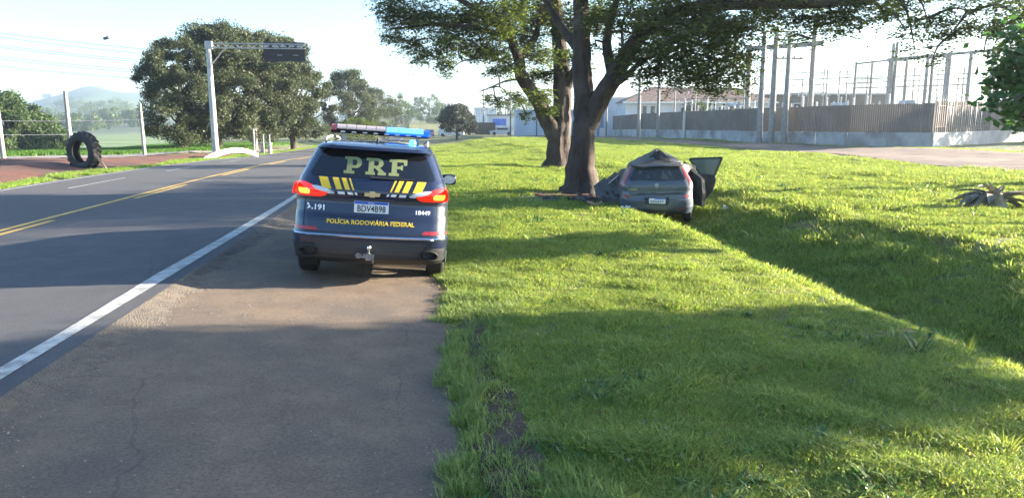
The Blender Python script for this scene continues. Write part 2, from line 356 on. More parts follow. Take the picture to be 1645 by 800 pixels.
# crumbled lip between road and shoulder, ragged on its shoulder side
def lip(X, Y, Z):
    t = (X - X.min()) / (X.max() - X.min()); X = X + t * .05 * np.sin(Y * 7.3) * np.sin(Y * 2.9)
    return X, Y, Z + (1 - t) * .043
mb = MB(); ys = np.arange(2., 60., .07)
lx = [-2.752, -2.71, -2.62, -2.5]; V = []
for yy in ys:
    j = .045 * math.sin(yy * 7.3) * math.sin(yy * 2.9) + .03 * math.sin(yy * 19.) + .03 * rnd.uniform(-1, 1) + .05 * math.sin(yy * 1.1)
    for k, xx in enumerate(lx):
        x2 = xx + (j if k >= 2 else 0) * (1 if k == 3 else .6); z = float(G0(xx, yy)) + [.052, .047, .024, .002][k] + (rnd.uniform(-.005, .005) if k in (1, 2) else 0)
        V.append((x2, yy, z))
nF = [(i * 4 + k, i * 4 + k + 1, i * 4 + 5 + k, i * 4 + 4 + k) for i in range(len(ys) - 1) for k in range(3)]
tag(npmesh('pavement_edge', V, nF, M['edge']), kind='structure')

def line(name, x0, x1, segs, m, off=.056, jit=0.):
    V = []; F_ = []
    for (a, b) in segs:
        ys_ = np.arange(a, b + 1e-6, .12 if b < 60 else 2.5) if b - a > .5 else np.array([a, b])
        ys_ = np.unique(np.concatenate([ys_[ys_ < 60], np.arange(60, b, 4.) if b > 60 else [], [b]]))
        for yy in ys_:
            j0 = rnd.uniform(-jit, jit); j1 = rnd.uniform(-jit, jit)
            zz = float(G0((x0 + x1) / 2, yy)) + off + (0 if yy < 60 else .01)
            if len(V) and yy != ys_[0]: n0 = len(V); F_.append((n0 - 2, n0 - 1, n0 + 1, n0))
            V += [(x0 + j0, yy, zz), (x1 + j1, yy, zz)]
    return tag(npmesh(name, V, F_, m), kind='structure')
line('edge_line', -3.09, -2.92, [(1.5, 400)], M['white'], jit=.028)
line('yellow_line', -6.98, -6.86, [(1.5, 400)], M['yellow'], jit=.006)
line('yellow_dashes', -6.74, -6.62, [(a, a + 4.) for a in np.arange(2.4, 130, 8.)], M['yellow'], jit=.006)
line('lane_dashes', -9.53, -9.46, [(a, a + 4.) for a in np.arange(5.5, 130, 8.)], M['white'], jit=.006)
line('far_edge_line', -11.0, -10.9, [(1.5, 300)], M['white'], jit=.006)

# left side: red soil bank, side road ; right side: dirt road
def strip(name, L, Rr, off, m, n=10, step=.5):
    """ribbon between two polylines given as (x,y) lists with equal length"""
    L = np.array(L, float); Rr = np.array(Rr, float); s = np.arange(len(L)); t = np.arange(0, len(L) - 1 + 1e-9, 1 / 24.)
    lx, ly = np.interp(t, s, L[:, 0]), np.interp(t, s, L[:, 1]); rx, ry = np.interp(t, s, Rr[:, 0]), np.interp(t, s, Rr[:, 1])
    k = np.linspace(0, 1, n); wob = rng.uniform(-1, 1, (len(t), 2)) * (.18 if abs(L[0, 0] - Rr[0, 0]) > 1 else .05)
    X = lx[:, None] * (1 - k) + rx[:, None] * k; Y = ly[:, None] * (1 - k) + ry[:, None] * k
    X[:, 0] += wob[:, 0]; X[:, -1] += wob[:, 1]
    V = np.stack([X, Y, G(X, Y) + off + .012 * np.sin(X * 3) * np.sin(Y * 2)], -1).reshape(-1, 3)
    i = np.arange((len(t) - 1) * n).reshape(-1, n)[:, :-1].ravel()
    return tag(npmesh(name, V, np.stack([i, i + 1, i + n + 1, i + n], 1), m, smooth=True), kind='structure')
strip('soil_bank', [(-24, 22), (-21, 30), (-20.6, 36.5), (-18, 41), (-14.6, 48), (-12.8, 56), (-11.9, 64), (-11.6, 80), (-11.6, 110)],
      [(-12.0, 14), (-11.9, 26), (-11.9, 33), (-12.0, 39), (-12.2, 46), (-11.9, 54), (-11.8, 64), (-11.5, 80), (-11.5, 110)], .03, M['soil'], n=24)
strip('side_road', [(-40, 31), (-30, 37), (-23, 43.5), (-18.2, 50), (-15.5, 58), (-13.6, 68), (-12.6, 90)],
      [(-34, 26), (-26, 32), (-19.8, 38.5), (-16., 45.5), (-13.8, 54), (-12.6, 66), (-12.2, 90)], .05, M['pathpave'], n=14)
strip('dirt_road', [(21.6, -20), (21.6, 10), (21.8, 25), (22.3, 35), (22.8, 45), (22.6, 60), (20.8, 78), (20, 100), (19, 125)],
      [(34, -20), (34, 10), (33.5, 30), (33.2, 38), (30.6, 50), (28.4, 62), (26.2, 76), (24.6, 100), (23, 125)], .03, M['dirt'], n=26)
strip('bare_soil', [(3.3, 18.6), (4.9, 17.6), (6.4, 17.2), (7.7, 17.4)], [(2.6, 20.2), (4.8, 20.8), (6.8, 19.4), (9.2, 18.3)], .025, M['soil'], n=10)

strip('eroded_edge', [(.30, 2.2), (.33, 3.5), (.30, 5), (.34, 6.5), (.42, 7.6)], [(.74, 2.2), (.68, 3.5), (.66, 5), (.58, 6.5), (.46, 7.6)], .012, M['edgesoil'], n=4)
# ------------------------------------------------------------------ trees
def leaf_quads(O, S, rng, flat=.5):
    n = len(O); a = rng.normal(size=(n, 3)); a[:, 2] *= flat; a /= np.linalg.norm(a, axis=1)[:, None]
    b = np.cross(a, rng.normal(size=(n, 3))); b /= np.linalg.norm(b, axis=1)[:, None] + 1e-9
    S = S[:, None]; V = np.stack([O, O + a * S * .5 + b * S * .3, O + a * S, O + a * S * .5 - b * S * .3], 1).reshape(-1, 3)
    return V, np.arange(4 * n).reshape(-1, 4)
def fronds(O, rng, K=7, L=.34, ls=.075):
    """pinnate sprays: leaflets in two rows along a short drooping stalk"""
    m_ = len(O); d = rng.normal(size=(m_, 3)); d[:, 2] = d[:, 2] * .35 - .25; d /= np.linalg.norm(d, axis=1)[:, None]
    side = np.cross(d, np.array([0, 0, 1.])); side /= np.linalg.norm(side, axis=1)[:, None] + 1e-9
    LL = L * rng.uniform(.6, 1.25, m_); vs = []
    for k in range(K):
        t = (k + .6) / K; base = O + d * (LL * t)[:, None]; base[:, 2] -= LL * t * t * .25
        for sgn in (-1, 1):
            a = side * sgn + d * .45 + rng.normal(scale=.22, size=(m_, 3)); a /= np.linalg.norm(a, axis=1)[:, None]
            b = np.cross(a, rng.normal(scale=.5, size=(m_, 3)) + np.array([0, 0, 1.])); b /= np.linalg.norm(b, axis=1)[:, None] + 1e-9
            s = ls * rng.uniform(.7, 1.3, m_)[:, None] * (1.1 - .4 * t)
            vs.append(np.stack([base, base + a * s * .55 + b * s * .28, base + a * s, base + a * s * .55 - b * s * .28], 1))
    V = np.concatenate(vs, 0).reshape(-1, 3); return V, np.arange(len(V)).reshape(-1, 4)
def smooth_path(pts, n=6):
    P = [Vector(p) for p in pts]; out = []
    for i in range(len(P) - 1):
        p0 = P[max(i - 1, 0)]; p1 = P[i]; p2 = P[i + 1]; p3 = P[min(i + 2, len(P) - 1)]
        for k in range(n):
            t = k / n; out.append(.5 * ((2 * p1) + (p2 - p0) * t + (2 * p0 - 5 * p1 + 4 * p2 - p3) * t * t + (3 * p1 - p0 - 3 * p2 + p3) * t ** 3))
    out.append(P[-1]); return out
def limb(mb, pts, r0, r1, n=10, sub=6, ridges=0, flare=None):
    pp = smooth_path(pts, sub); N = len(pp); rr = [r0 + (r1 - r0) * (i / (N - 1)) for i in range(N)]
    if flare:
        for i, p in enumerate(pp): rr[i] += flare * math.exp(-(p.z - pp[0].z) / .45)
    for i, p in enumerate(pp[1:-1]): p += Vector((rnd.uniform(-1, 1), rnd.uniform(-1, 1), rnd.uniform(-.4, .4))) * rr[i + 1] * .07
    mb.tube(pp, rr, n, jit=.03, ridges=ridges); return pp

def shade_tree(name, trunk_paths, clumps, label, ndens, ls, frond=True, L=.34, leafmat='leaf', loc=(0, 0, 0)):
    """clumps: (x,y,z,r). Twigs run from the nearest limb point to each clump."""
    root = empty(name, loc, label=label, cat='tree'); o3 = Vector(loc)
    mb = MB(); skel = []
    for (pts, r0, r1, n, ridg, fl) in trunk_paths:
        skel += [q.copy() for q in limb(mb, [Vector(p) - o3 for p in pts], r0, r1, n, 8, ridg, fl)][2:]
    mb.build('trunk', M['bark'], root, smooth=60)
    tw = MB(); O = []
    done = []
    for (x, y, z, r) in sorted(clumps, key=lambda c: min((Vector(c[:3]) - o3 - s).length for s in skel)):
        c = Vector((x, y, z)) - o3; nd = list(skel) + done
        s = min(nd, key=lambda q: (q - c).length + (0 if q.z < c.z + .3 else .4 * (q.z - c.z)))
        mid = (s + c) * .5 + Vector((rnd.uniform(-.2, .2), rnd.uniform(-.2, .2), rnd.uniform(.0, .25)))
        pp = smooth_path([s, mid, c], 4); tw.tube(pp, [.045 * (1 - i / len(pp)) * (.6 + .5 * r) + .008 for i in range(len(pp))], 5); done += pp[3:]
        nt_ = int(ndens * r * r * (1 if r > .5 else 1.2)); sub = rng.normal(size=(nt_, 3)); sub /= np.linalg.norm(sub, axis=1)[:, None]
        sub *= (rng.uniform(0, 1, nt_) ** .45)[:, None] * r; sub[:, 2] *= .62
        for q in sub[:: max(1, nt_ // 9)]:
            e = c + Vector(q); tw.tube([c, (c + e) * .5 + Vector((0, 0, .06 * r)), e], [.016, .011, .004], 4)
        per = 16
        o = np.array(c)[None, None, :] + sub[:, None, :] + rng.normal(size=(nt_, per, 3)) * np.array([.24, .24, .13]) * min(1.2, .6 + r * .4)
        O.append(o.reshape(-1, 3))
    tag(tw.build('branches', M['twig'], root), kind='stuff')
    O = np.concatenate(O)
    V, Fq = fronds(O, rng, K=4, L=L, ls=ls) if frond else leaf_quads(O, rng.uniform(.7, 1.3, len(O)) * ls, rng)
    tag(npmesh('crown', V, Fq, M[leafmat], root), kind='stuff'); return root

def A(px, py, d): return at(px, py, d)
# ---- tree beside the wreck
t1 = [(A(935, 322, 20.6), A(932, 260, 20.4), A(937, 190, 20.3), A(933, 110, 20.3), A(934, 30, 20.4), A(930, -70, 20.6), A(925, -190, 21))]
b1 = gz(*A(935, 322, 20.6)[:2])
base1 = (A(935, 322, 20.6)[0], A(935, 322, 20.6)[1], b1 - .1)
paths1 = [([base1, A(933, 262, 20.4), A(938, 190, 20.3), A(934, 110, 20.3), A(934, 30, 20.4), A(930, -70, 20.6), A(925, -190, 21)], .37, .13, 28, 5, .28),
          ([A(942, 205, 20.3), A(962, 165, 20.1), A(985, 125, 19.9), A(1015, 75, 19.8), A(1050, 40, 19.6), A(1120, 12, 19.4), A(1220, 6, 19), A(1330, 4, 18.6), A(1460, -14, 18)], .28, .10, 16, 4, None),
          ([A(975, 140, 20), A(1000, 128, 19.6), A(1030, 100, 19.2), A(1070, 80, 19)], .11, .04, 8, 0, None),
          ([A(985, 125, 19.9), A(975, 70, 20.4), A(985, 20, 20.8), A(1010, -60, 21)], .16, .07, 8, 0, None),
          ([A(936, 90, 20.3), A(900, 40, 20.8), A(860, -30, 21.2)], .15, .06, 8, 0, None),
          ([A(1050, 40, 19.6), A(1090, 60, 19.2), A(1140, 78, 18.9)], .09, .03, 7, 0, None)]
cl1 = []
for (px, py, r) in [(960, 35, .55), (1005, 25, .7), (1040, 45, .8), (1075, 62, .9), (1110, 50, .9), (1150, 45, .95), (1185, 50, .8), (1060, 95, .7), (1095, 100, .8), (1135, 92, .85), (1170, 88, .7),
                    (1030, 70, .6), (1150, 122, .55), (1185, 118, .45), (1120, 128, .5), (1085, 132, .35), (1040, 122, .4), (1012, 118, .3), (1005, 90, .45), (1178, 145, .22), (1140, 148, .25), (1196, 140, .2),
                    (1195, 90, .35), (1215, 22, .7), (1250, 26, .6), (1285, 34, .5), (1270, 60, .28), (1320, 26, .55), (1355, 24, .5), (1385, 40, .35), (1300, 62, .25), (1350, 55, .3), (1420, 20, .45), (1380, 8, .6), (1330, 2, .7),
                    (1455, 50, .35), (1470, 80, .25), (1490, 30, .5), (1500, 90, .3), (1530, 55, .45), (1455, 12, .5), (1580, 90, .3), (1560, 20, .6), (1600, 50, .6), (1640, 30, .7), (1640, 80, .5),
                    (960, 75, .3), (1110, 20, .8), (1160, 15, .8), (1060, 15, .8), (1010, -20, 1.), (1080, -30, 1.1), (1160, -40, 1.1), (1250, -30, 1.1), (1340, -40, 1.), (1430, -40, 1.), (1520, -30, 1.), (1620, -40, 1.2),
                    (940, -50, 1.2), (860, -60, 1.2), (1000, -110, 1.4), (1120, -120, 1.4), (1260, -110, 1.3), (1400, -110, 1.3), (920, -140, 1.4), (1540, -100, 1.2)]:
    d = 19.8 + rnd.uniform(-1.6, 1.6) - max(0, px - 1200) * .003
    cl1.append((*A(px, py, d), r))
shade_tree('roadside_tree', paths1, cl1, 'large dark barked tree with thick right limb beside the wrecked hatchback', 27, .10, loc=base1)
# ---- second tree, forked, farther left
b2 = A(898, 258, 34); base2 = (b2[0], b2[1], gz(b2[0], b2[1]) - .1)
paths2 = [([base2, A(899, 225, 34), A(903, 170, 34), A(902, 110, 34), A(897, 50, 34.2), A(890, -30, 34.6)], .56, .22, 28, 6, .34),
          ([A(896, 225, 33.9), A(880, 195, 33.7), A(862, 160, 33.6), A(838, 125, 33.6), A(833, 95, 33.5), A(815, 55, 33.2), A(780, 25, 33), A(730, -5, 32.6)], .40, .10, 16, 5, None),
          ([A(905, 150, 34), A(925, 110, 33.6), A(940, 60, 33.4), A(960, 10, 33)], .24, .10, 10, 0, None),
          ([A(815, 60, 33.2), A(760, 45, 32.6), A(700, 40, 32.2), A(650, 45, 32)], .14, .04, 8, 0, None),
          ([A(838, 128, 33.6), A(815, 130, 33.2), A(790, 140, 33), A(770, 148, 32.8)], .06, .02, 6, 0, None),
          ([A(833, 95, 33.5), A(860, 60, 33.8), A(870, 10, 34)], .2, .08, 8, 0, None)]
cl2 = []
for (px, py, r) in [(625, 15, .7), (655, 30, .9), (690, 25, 1.), (725, 45, 1.1), (760, 25, 1.2), (800, 25, 1.3), (840, 15, 1.3), (880, 25, 1.2), (640, 62, .6), (665, 75, .5), (690, 85, .6), (712, 100, .45), (705, 70, .7), (740, 80, .6),
                    (775, 65, 1.), (800, 85, .8), (760, 95, .45), (820, 105, .6), (790, 112, .4), (850, 55, 1.), (870, 85, .8), (885, 120, .6), (860, 120, .5), (870, 150, .5), (880, 175, .4), (815, 150, .4), (835, 165, .35), (800, 165, .35),
                    (780, 155, .3), (845, 185, .3), (618, 60, .3), (672, 100, .3), (722, 118, .25), (925, 85, .6), (920, 40, 1.), (960, 20, 1.), (918, 135, .4), (940, 110, .4), (640, -20, 1.2), (720, -30, 1.4), (800, -40, 1.6), (880, -50, 1.6), (960, -50, 1.5), (760, -100, 2.), (860, -120, 2.), (680, -80, 1.4)]:
    cl2.append((*A(px, py, 33.6 + rnd.uniform(-2.2, 1.8)), r))
shade_tree('roadside_tree', paths2, cl2, 'forked tree with overhanging canopy standing behind the tree the car struck', 25, .135, L=.42, loc=base2)
# bare stick at the foot of the forked tree stays part of it
# ---- trees out of frame on the right, known by their shade and the foliage at the right edge
def crownblob(cx, cy, cz, rx, ry, rz, k, r0):
    out = []
    for i in range(k):
        q = rng.normal(size=3); q /= np.linalg.norm(q); q *= rng.uniform(.2, 1) ** .5
        out.append((cx + q[0] * rx, cy + q[1] * ry, cz + q[2] * rz, r0 * rnd.uniform(.7, 1.2)))
    return out
def simple_tree(x, y, cb, label, dens=18, ls=.12, r=.2, leafmat='leaf', name='roadside_tree', frond=False, tall=None):
    z0 = gz(x, y); cz = sum(c[2] for c in cb) / len(cb); cx = sum(c[0] for c in cb) / len(cb); cy = sum(c[1] for c in cb) / len(cb)
    paths = [([(x, y, z0 - .1), (x + .1, y, z0 + (cz - z0) * .45), (cx, cy, cz)], r, r * .4, 12, 4, r * .6)]
    for c in cb[:: max(1, len(cb) // 5)]:
        paths.append(([(x * .6 + cx * .4, y * .6 + cy * .4, z0 + (cz - z0) * .6), ((x + c[0]) / 2, (y + c[1]) / 2, (cz + c[2]) / 2 - .1), c[:3]], r * .45, r * .12, 8, 0, None))
    return shade_tree(name, paths, cb, label, dens, ls, frond=frond, leafmat=leafmat, loc=(x, y, z0))
simple_tree(17.2, 7.2, crownblob(16.2, 7.3, 3.6, 1.7, .9, .8, 24, .62) + crownblob(17, 5.9, 5., 2, 1.25, .8, 14, .75) + crownblob(17.3, 4.9, 4.9, 1.6, 1.2, .6, 8, .6) + crownblob(17.2, 5.9, 4.15, 1.5, 1.3, .45, 20, .7) + crownblob(16.9, 6.5, 3.65, 1.2, .75, .38, 20, .6),
            'small round crowned tree on the verge that shades the near grass and shoulder', 105, .18)
simple_tree(27.5, 20, crownblob(23.5, 17.5, 6.4, 4., 3.5, .9, 26, .95) + crownblob(24.5, 24.5, 6.6, 3.4, 3.6, .9, 20, .9) + crownblob(28, 19, 7.5, 4, 4, 1.3, 14, 1.2),
            'wide crowned tree at the right edge whose shade falls across the road', 13, .16, .4)
simple_tree(18.5, 11.6, crownblob(17., 12.1, 3.35, 1.4, .38, .25, 7, .4) + crownblob(18.4, 12.2, 4.2, 1.1, 1.0, .5, 7, .5), 'slim young tree on the verge whose shade bars the grass behind the police car', 26, .12, .1)
simple_tree(60, 53, crownblob(55, 51.5, 4.2, 4.5, 5., 1.3, 26, 1.4), 'low spreading tree past the right edge that shades the fence corner', 14, .3, .3)
# broad leaved shrub tree at right frame edge
cb = [(*A(px, py, 13.2 + rnd.uniform(-.7, .7)), r) for px, py, r in [(1650, 110, .5), (1625, 140, .28), (1650, 160, .4), (1612, 165, .18), (1640, 190, .25), (1690, 130, .7), (1700, 190, .55), (1660, 205, .2), (1730, 90, .8), (1760, 160, .8), (1690, 60, .6), (1605, 135, .12)]]
bx, by = A(1740, 300, 13.6)[:2]
simple_tree(bx, by, cb, 'broad leaved green tree reaching in at the right edge of the view', 110, .15, .09, leafmat='leafbig')

# ---- trees beyond the road (four big ones behind the sign gantry etc.)
def far_tree(x, y, H, Wd, label, seed, leafmat='leaf2', low=.12, n=5200, lean=0, group=None, ls=None, k=None, trunkr=None, name='tree', twigs=True, zoff=0.):
    global rng, rnd
    rs, rn = rng, rnd; rng = np.random.default_rng(seed); rnd = random.Random(seed); k = k or (120 if n > 19000 else 50)
    z0 = gz(x, y) + float(hillh(x, y)) + zoff; root = empty(name, (x, y, z0), label=label, cat='tree', group=group)
    mb = MB(); tr = trunkr or H * .028
    mb.tube(smooth_path([(0, 0, -.2), (lean * .2, 0, H * .25), (lean * .6, .1, H * .55), (lean, 0, H * .85)], 4), [tr * 1.3] + [tr * (1 - i / 15) for i in range(12)], 10, jit=.06)
    cen = []
    for i in range(k):
        th = rnd.uniform(0, 6.283); u = rnd.uniform(low, 1) ; rr = math.sin(math.pi * min(1, max(.02, (u - low * .6) / (1.04 - low * .6))) ** .75) ** .6 * Wd / 2 * rnd.uniform(.45, 1.)
        cen.append((lean * u + rr * math.cos(th), rr * math.sin(th), u * H * .95, rnd.uniform(.06, .20) * Wd * (.62 if k < 100 else .50)))
    for c in cen[::4]:
        s = Vector((lean * .4, 0, max(H * .2, c[2] * .55))); e = Vector(c[:3]); mb.tube([s, (s + e) * .5 + Vector((0, 0, -.1 * H * .2)), e], [tr * .4, tr * .25, tr * .08], 6)
    mb.build('trunk', M['bark'], root, smooth=60)
    cen = np.array(cen); idx = rng.integers(0, k, n); q = rng.normal(size=(n, 3)); q /= np.linalg.norm(q, axis=1)[:, None]; q *= (rng.uniform(0, 1, n) ** .5 * 1.15)[:, None]
    q[:, 2] *= .75
    O = cen[idx, :3] + q * cen[idx, 3:4] * 1.15; O += rng.normal(scale=.05 * Wd / 6, size=O.shape)
    s = ls or max(.13, H * .0155)
    if twigs:
        nt_ = 240; ii = rng.integers(0, k, nt_)
        for j in range(nt_):
            c = cen[ii[j]]; dv = Vector((c[0], c[1], max(0, c[2] - H * .4))).normalized() + Vector(rng.normal(scale=.4, size=3))
            st = Vector(c[:3]); mb2.tube([st, st + dv * c[3] * 1.5], [.02, .006], 3, cap=False) if False else None
    V, Fq = leaf_quads(O, rng.uniform(.6, 1.5, n) * s, rng, .9)
    tag(npmesh('crown', V, Fq, M[leafmat], root), kind='stuff'); rng, rnd = rs, rn
    return root
GL = 'trees along the far side of the road'
far_tree(*A(296, 236, 60)[:2], 8.9, 8.2, 'leafy tree at the left end of the row behind the sign gantry', 3, n=78000, low=.08, group=GL)
far_tree(*A(352, 236, 63)[:2], 10.6, 9.0, 'tallest bushy tree directly behind the gantry pole', 4, n=78000, low=.12, group=GL)
far_tree(*A(415, 237, 66)[:2], 10.6, 8.8, 'bushy tree behind the gantry arm with a dark trunk', 5, n=78000, low=.14, group=GL)
far_tree(*A(472, 234, 72)[:2], 10.8, 9., 'bushy tree below the sign panel with a slanting trunk', 6, n=78000, low=.14, lean=-.8, group=GL)
far_tree(*A(562, 213, 104)[:2], 10.2, 9.5, 'rounded green tree beyond the row on the left roadside', 7, 'leaf2', n=52000, low=.05, group=GL)
far_tree(*A(602, 208, 118)[:2], 8.4, 8.6, 'lower green tree leaning over the road beyond the rounded one', 8, 'leaf2', n=40000, low=.05, group=GL)
far_tree(*A(636, 204, 170)[:2], 9.4, 8.5, 'hazy tree at the far end of the left roadside', 9, 'leaf3', n=12000, low=.05, group=GL)
far_tree(*A(575, 214, 96)[:2], 3.4, 7, 'low dark shrub under the trees on the left roadside', 19, 'leaf', n=9000, low=.02, group=GL, name='bush')
GR = 'trees in the distance beside the road'
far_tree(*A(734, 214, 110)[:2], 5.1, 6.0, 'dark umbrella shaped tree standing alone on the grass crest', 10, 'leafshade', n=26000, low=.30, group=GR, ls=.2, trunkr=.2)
for i, (px, py, d, H, W, lab) in enumerate([(690, 199, 330, 13, 16, 'hazy round tree beyond the lone umbrella tree'), (672, 199, 420, 13, 9, 'far pale tree close to the vanishing road'),
        (709, 199, 300, 8, 15, 'low hazy tree left of the umbrella tree'), (812, 203, 190, 8, 10, 'hazy tree above the blue shop front'), (845, 203, 200, 9.5, 12, 'hazy tree left of the forked trunk'),
        (880, 203, 210, 9, 12, 'hazy tree seen between the two trunks'), (645, 199, 300, 9, 12, 'hazy tree on the left of the climbing road'), (786, 206, 165, 3, 4, 'small dark bush beside the ribbed white building'),
        (1230, 195, 150, 7, 9, 'pale tree behind the substation on the right of the poles'), (1120, 190, 110, 5, 6, 'small dark leaved tree inside the substation yard')]):
    far_tree(*A(px, py, d)[:2], H, W, lab, 30 + i, 'leaf3', n=5000, low=.08, group=GR, ls=.45 if d > 250 else .3)
# woodland edge at far left beyond the field
GW = 'trees of the grove beyond the left field'
for i, (px, d, H, W) in enumerate([(-30, 92, 10.5, 8), (12, 95, 9.2, 7.5), (42, 98, 7.6, 7), (72, 100, 5.8, 6), (95, 104, 4.0, 5), (-80, 90, 11, 9)]):
    lab = ['tall tree at the left edge behind the first concrete post', 'bushy tree beside the first concrete post in the grove', 'mid height tree in the middle of the left grove', 'rounded low tree right of the middle of the left grove', 'lowest tree at the right end of the left grove', 'tall tree of the left grove beyond the view edge'][i]
    p = A(px, 235, d); far_tree(p[0], p[1], H, W, lab, 50 + i, 'leaf3', n=15000, low=.03, group=GW, ls=.3)
# far hedgerow trees in the valley
GV = 'trees scattered in the hazy valley'
for i, (px, d, H, W) in enumerate([(135, 420, 9, 26), (175, 520, 12, 20), (200, 500, 9, 26), (225, 480, 12, 22), (110, 460, 8, 24), (150, 700, 12, 40), (215, 760, 14, 50), (80, 620, 10, 34), (185, 900, 14, 40), (120, 980, 12, 44)]):
    p = A(px, 200, d); far_tree(p[0], p[1], H, W, ['wide hazy tree clump low in the valley', 'tall hazy tree in the middle of the valley', 'long hazy tree clump right of the valley middle', 'hazy tree clump beside the third concrete post', 'hazy tree clump above the tyre', 'broad dim clump halfway up the valley side', 'broadest dim clump halfway up the valley side', 'dim clump above the left grove', 'faint clump high on the hillside', 'faintest clump high on the hillside'][i], 70 + i, 'leaf', n=2600, low=.02, group=GV, ls=1.4, k=26)

# ------------------------------------------------------------------ vehicles: horizontal slices
class Shell:
    """T rows: z, half width, y rear, y front, rear corner radius, front corner radius"""
    def __init__(s, T, bow=.10, fbow=.22):
        s.T = np.array(T, float); s.bow = bow; s.fbow = fbow
    def p(s, z): return [float(np.interp(z, s.T[:, 0], s.T[:, i])) for i in range(1, 6)]
    def rear(s, x, z):
        w_, yr, yf, rr, rf = s.p(z); t = abs(x) / w_; y = yr + s.bow * t * t
        e = abs(x) - (w_ - rr)
        if e > 0: y += rr * (1 - math.sqrt(max(0, 1 - min(1, e / rr) ** 2)))
        return y
    def front(s, x, z):
        w_, yr, yf, rr, rf = s.p(z); t = abs(x) / w_; y = yf - s.fbow * t * t
        e = abs(x) - (w_ - rf)
        if e > 0: y -= rf * (1 - math.sqrt(max(0, 1 - min(1, e / rf) ** 2)))
        return y
    def ring(s, z, nc=9, nb=10, ns=18):
        w_, yr, yf, rr, rf = s.p(z); pts = []
        for i in range(nb): x = -(w_ - rr) + 2 * (w_ - rr) * i / nb; pts.append((x, s.rear(x, z)))
        for i in range(nc): a = math.pi / 2 * i / nc; x = w_ - rr + rr * math.sin(a); pts.append((x, s.rear(min(x, w_ - 1e-6), z)))
        ya = s.rear(w_ - 1e-6, z); yb = s.front(w_ - 1e-6, z)
        for i in range(ns): pts.append((w_, ya + (yb - ya) * i / ns))
        for i in range(nc): a = math.pi / 2 * (1 - i / nc); x = w_ - rf + rf * math.sin(a); pts.append((x, s.front(min(x, w_ - 1e-6), z)))
        for i in range(nb): x = (w_ - rf) - 2 * (w_ - rf) * i / nb; pts.append((x, s.front(x, z)))
        for i in range(nc): a = math.pi / 2 * i / nc; x = -(w_ - rf + rf * math.sin(a)); pts.append((x, s.front(max(x, -w_ + 1e-6), z)))
        for i in range(ns): pts.append((-w_, yb + (ya - yb) * i / ns))
        for i in range(nc): a = math.pi / 2 * (1 - i / nc); x = -(w_ - rr + rr * math.sin(a)); pts.append((x, s.rear(max(x, -w_ + 1e-6), z)))
        return [(a, b, z) for a, b in pts]
    def body(s, zs):
        mb = MB(); rings = [s.ring(z) for z in zs]; n = len(rings[0]); vs = [q for r in rings for q in r]; fs = []
        for i in range(len(zs) - 1):
            for k in range(n): fs.append((i * n + k, i * n + (k + 1) % n, (i + 1) * n + (k + 1) % n, (i + 1) * n + k))
        top = len(vs); zt = zs[-1]; c = (0, sum(q[1] for q in rings[-1]) / n, zt + .012); vs.append(c); b0 = (len(zs) - 1) * n
        for k in range(n): fs.append((b0 + k, b0 + (k + 1) % n, top))
        fs.append(tuple(range(n - 1, -1, -1))); mb.add(vs, fs); return mb
    def patch(s, poly, off=.004, side='rear', th=None, n=14):
        """lens/panel following the shell: poly = (x,z) list ordered as left edge bottom->top then right edge top->bottom pairs;
        here given as rows: [(z, xa, xb), ...]"""
        mb = MB(); vs = []; fs = []; rows = poly
        for (z, xa, xb) in rows:
            for i in range(n + 1):
                x = xa + (xb - xa) * i / n
                if side == 'rear': vs.append((x, s.rear(x, z) - off, z))
                elif side == 'front': vs.append((x, s.front(x, z) + off, z))
                else:
                    sg = 1 if side == 'right' else -1; vs.append((sg * (s.p(z)[0] + off), x, z))
        for j in range(len(rows) - 1):
            for i in range(n): a = j * (n + 1) + i; fs.append((a, a + 1, a + n + 2, a + n + 1))
        mb.add(vs, fs); return mb
def rows(P, step=.02):
    """densify (z,xa,xb) rows"""
    out = []; P = sorted(P)
    for a, b in zip(P, P[1:]):
        k = max(1, int(round((b[0] - a[0]) / step)))
        for i in range(k): t = i / k; out.append(tuple(a[j] + (b[j] - a[j]) * t for j in range(3)))
    out.append(P[-1]); return out
def cut_wheels(o, spots, r, W):
    me = None
    for (y, z) in spots:
        c = MB(); c.lathe([(0, -1.3), (r, -1.3), (r, 1.3), (0, 1.3)], 32, 'x', (0, y, z)); cut = c.build('cutter', M['blackplastic'])
        md = o.modifiers.new('b', 'BOOLEAN'); md.operation = 'DIFFERENCE'; md.object = cut; md.solver = 'EXACT'
        dg = bpy.context.evaluated_depsgraph_get(); me = bpy.data.meshes.new_from_object(o.evaluated_get(dg))
        o.modifiers.clear(); o.data = me; bpy.data.objects.remove(cut)
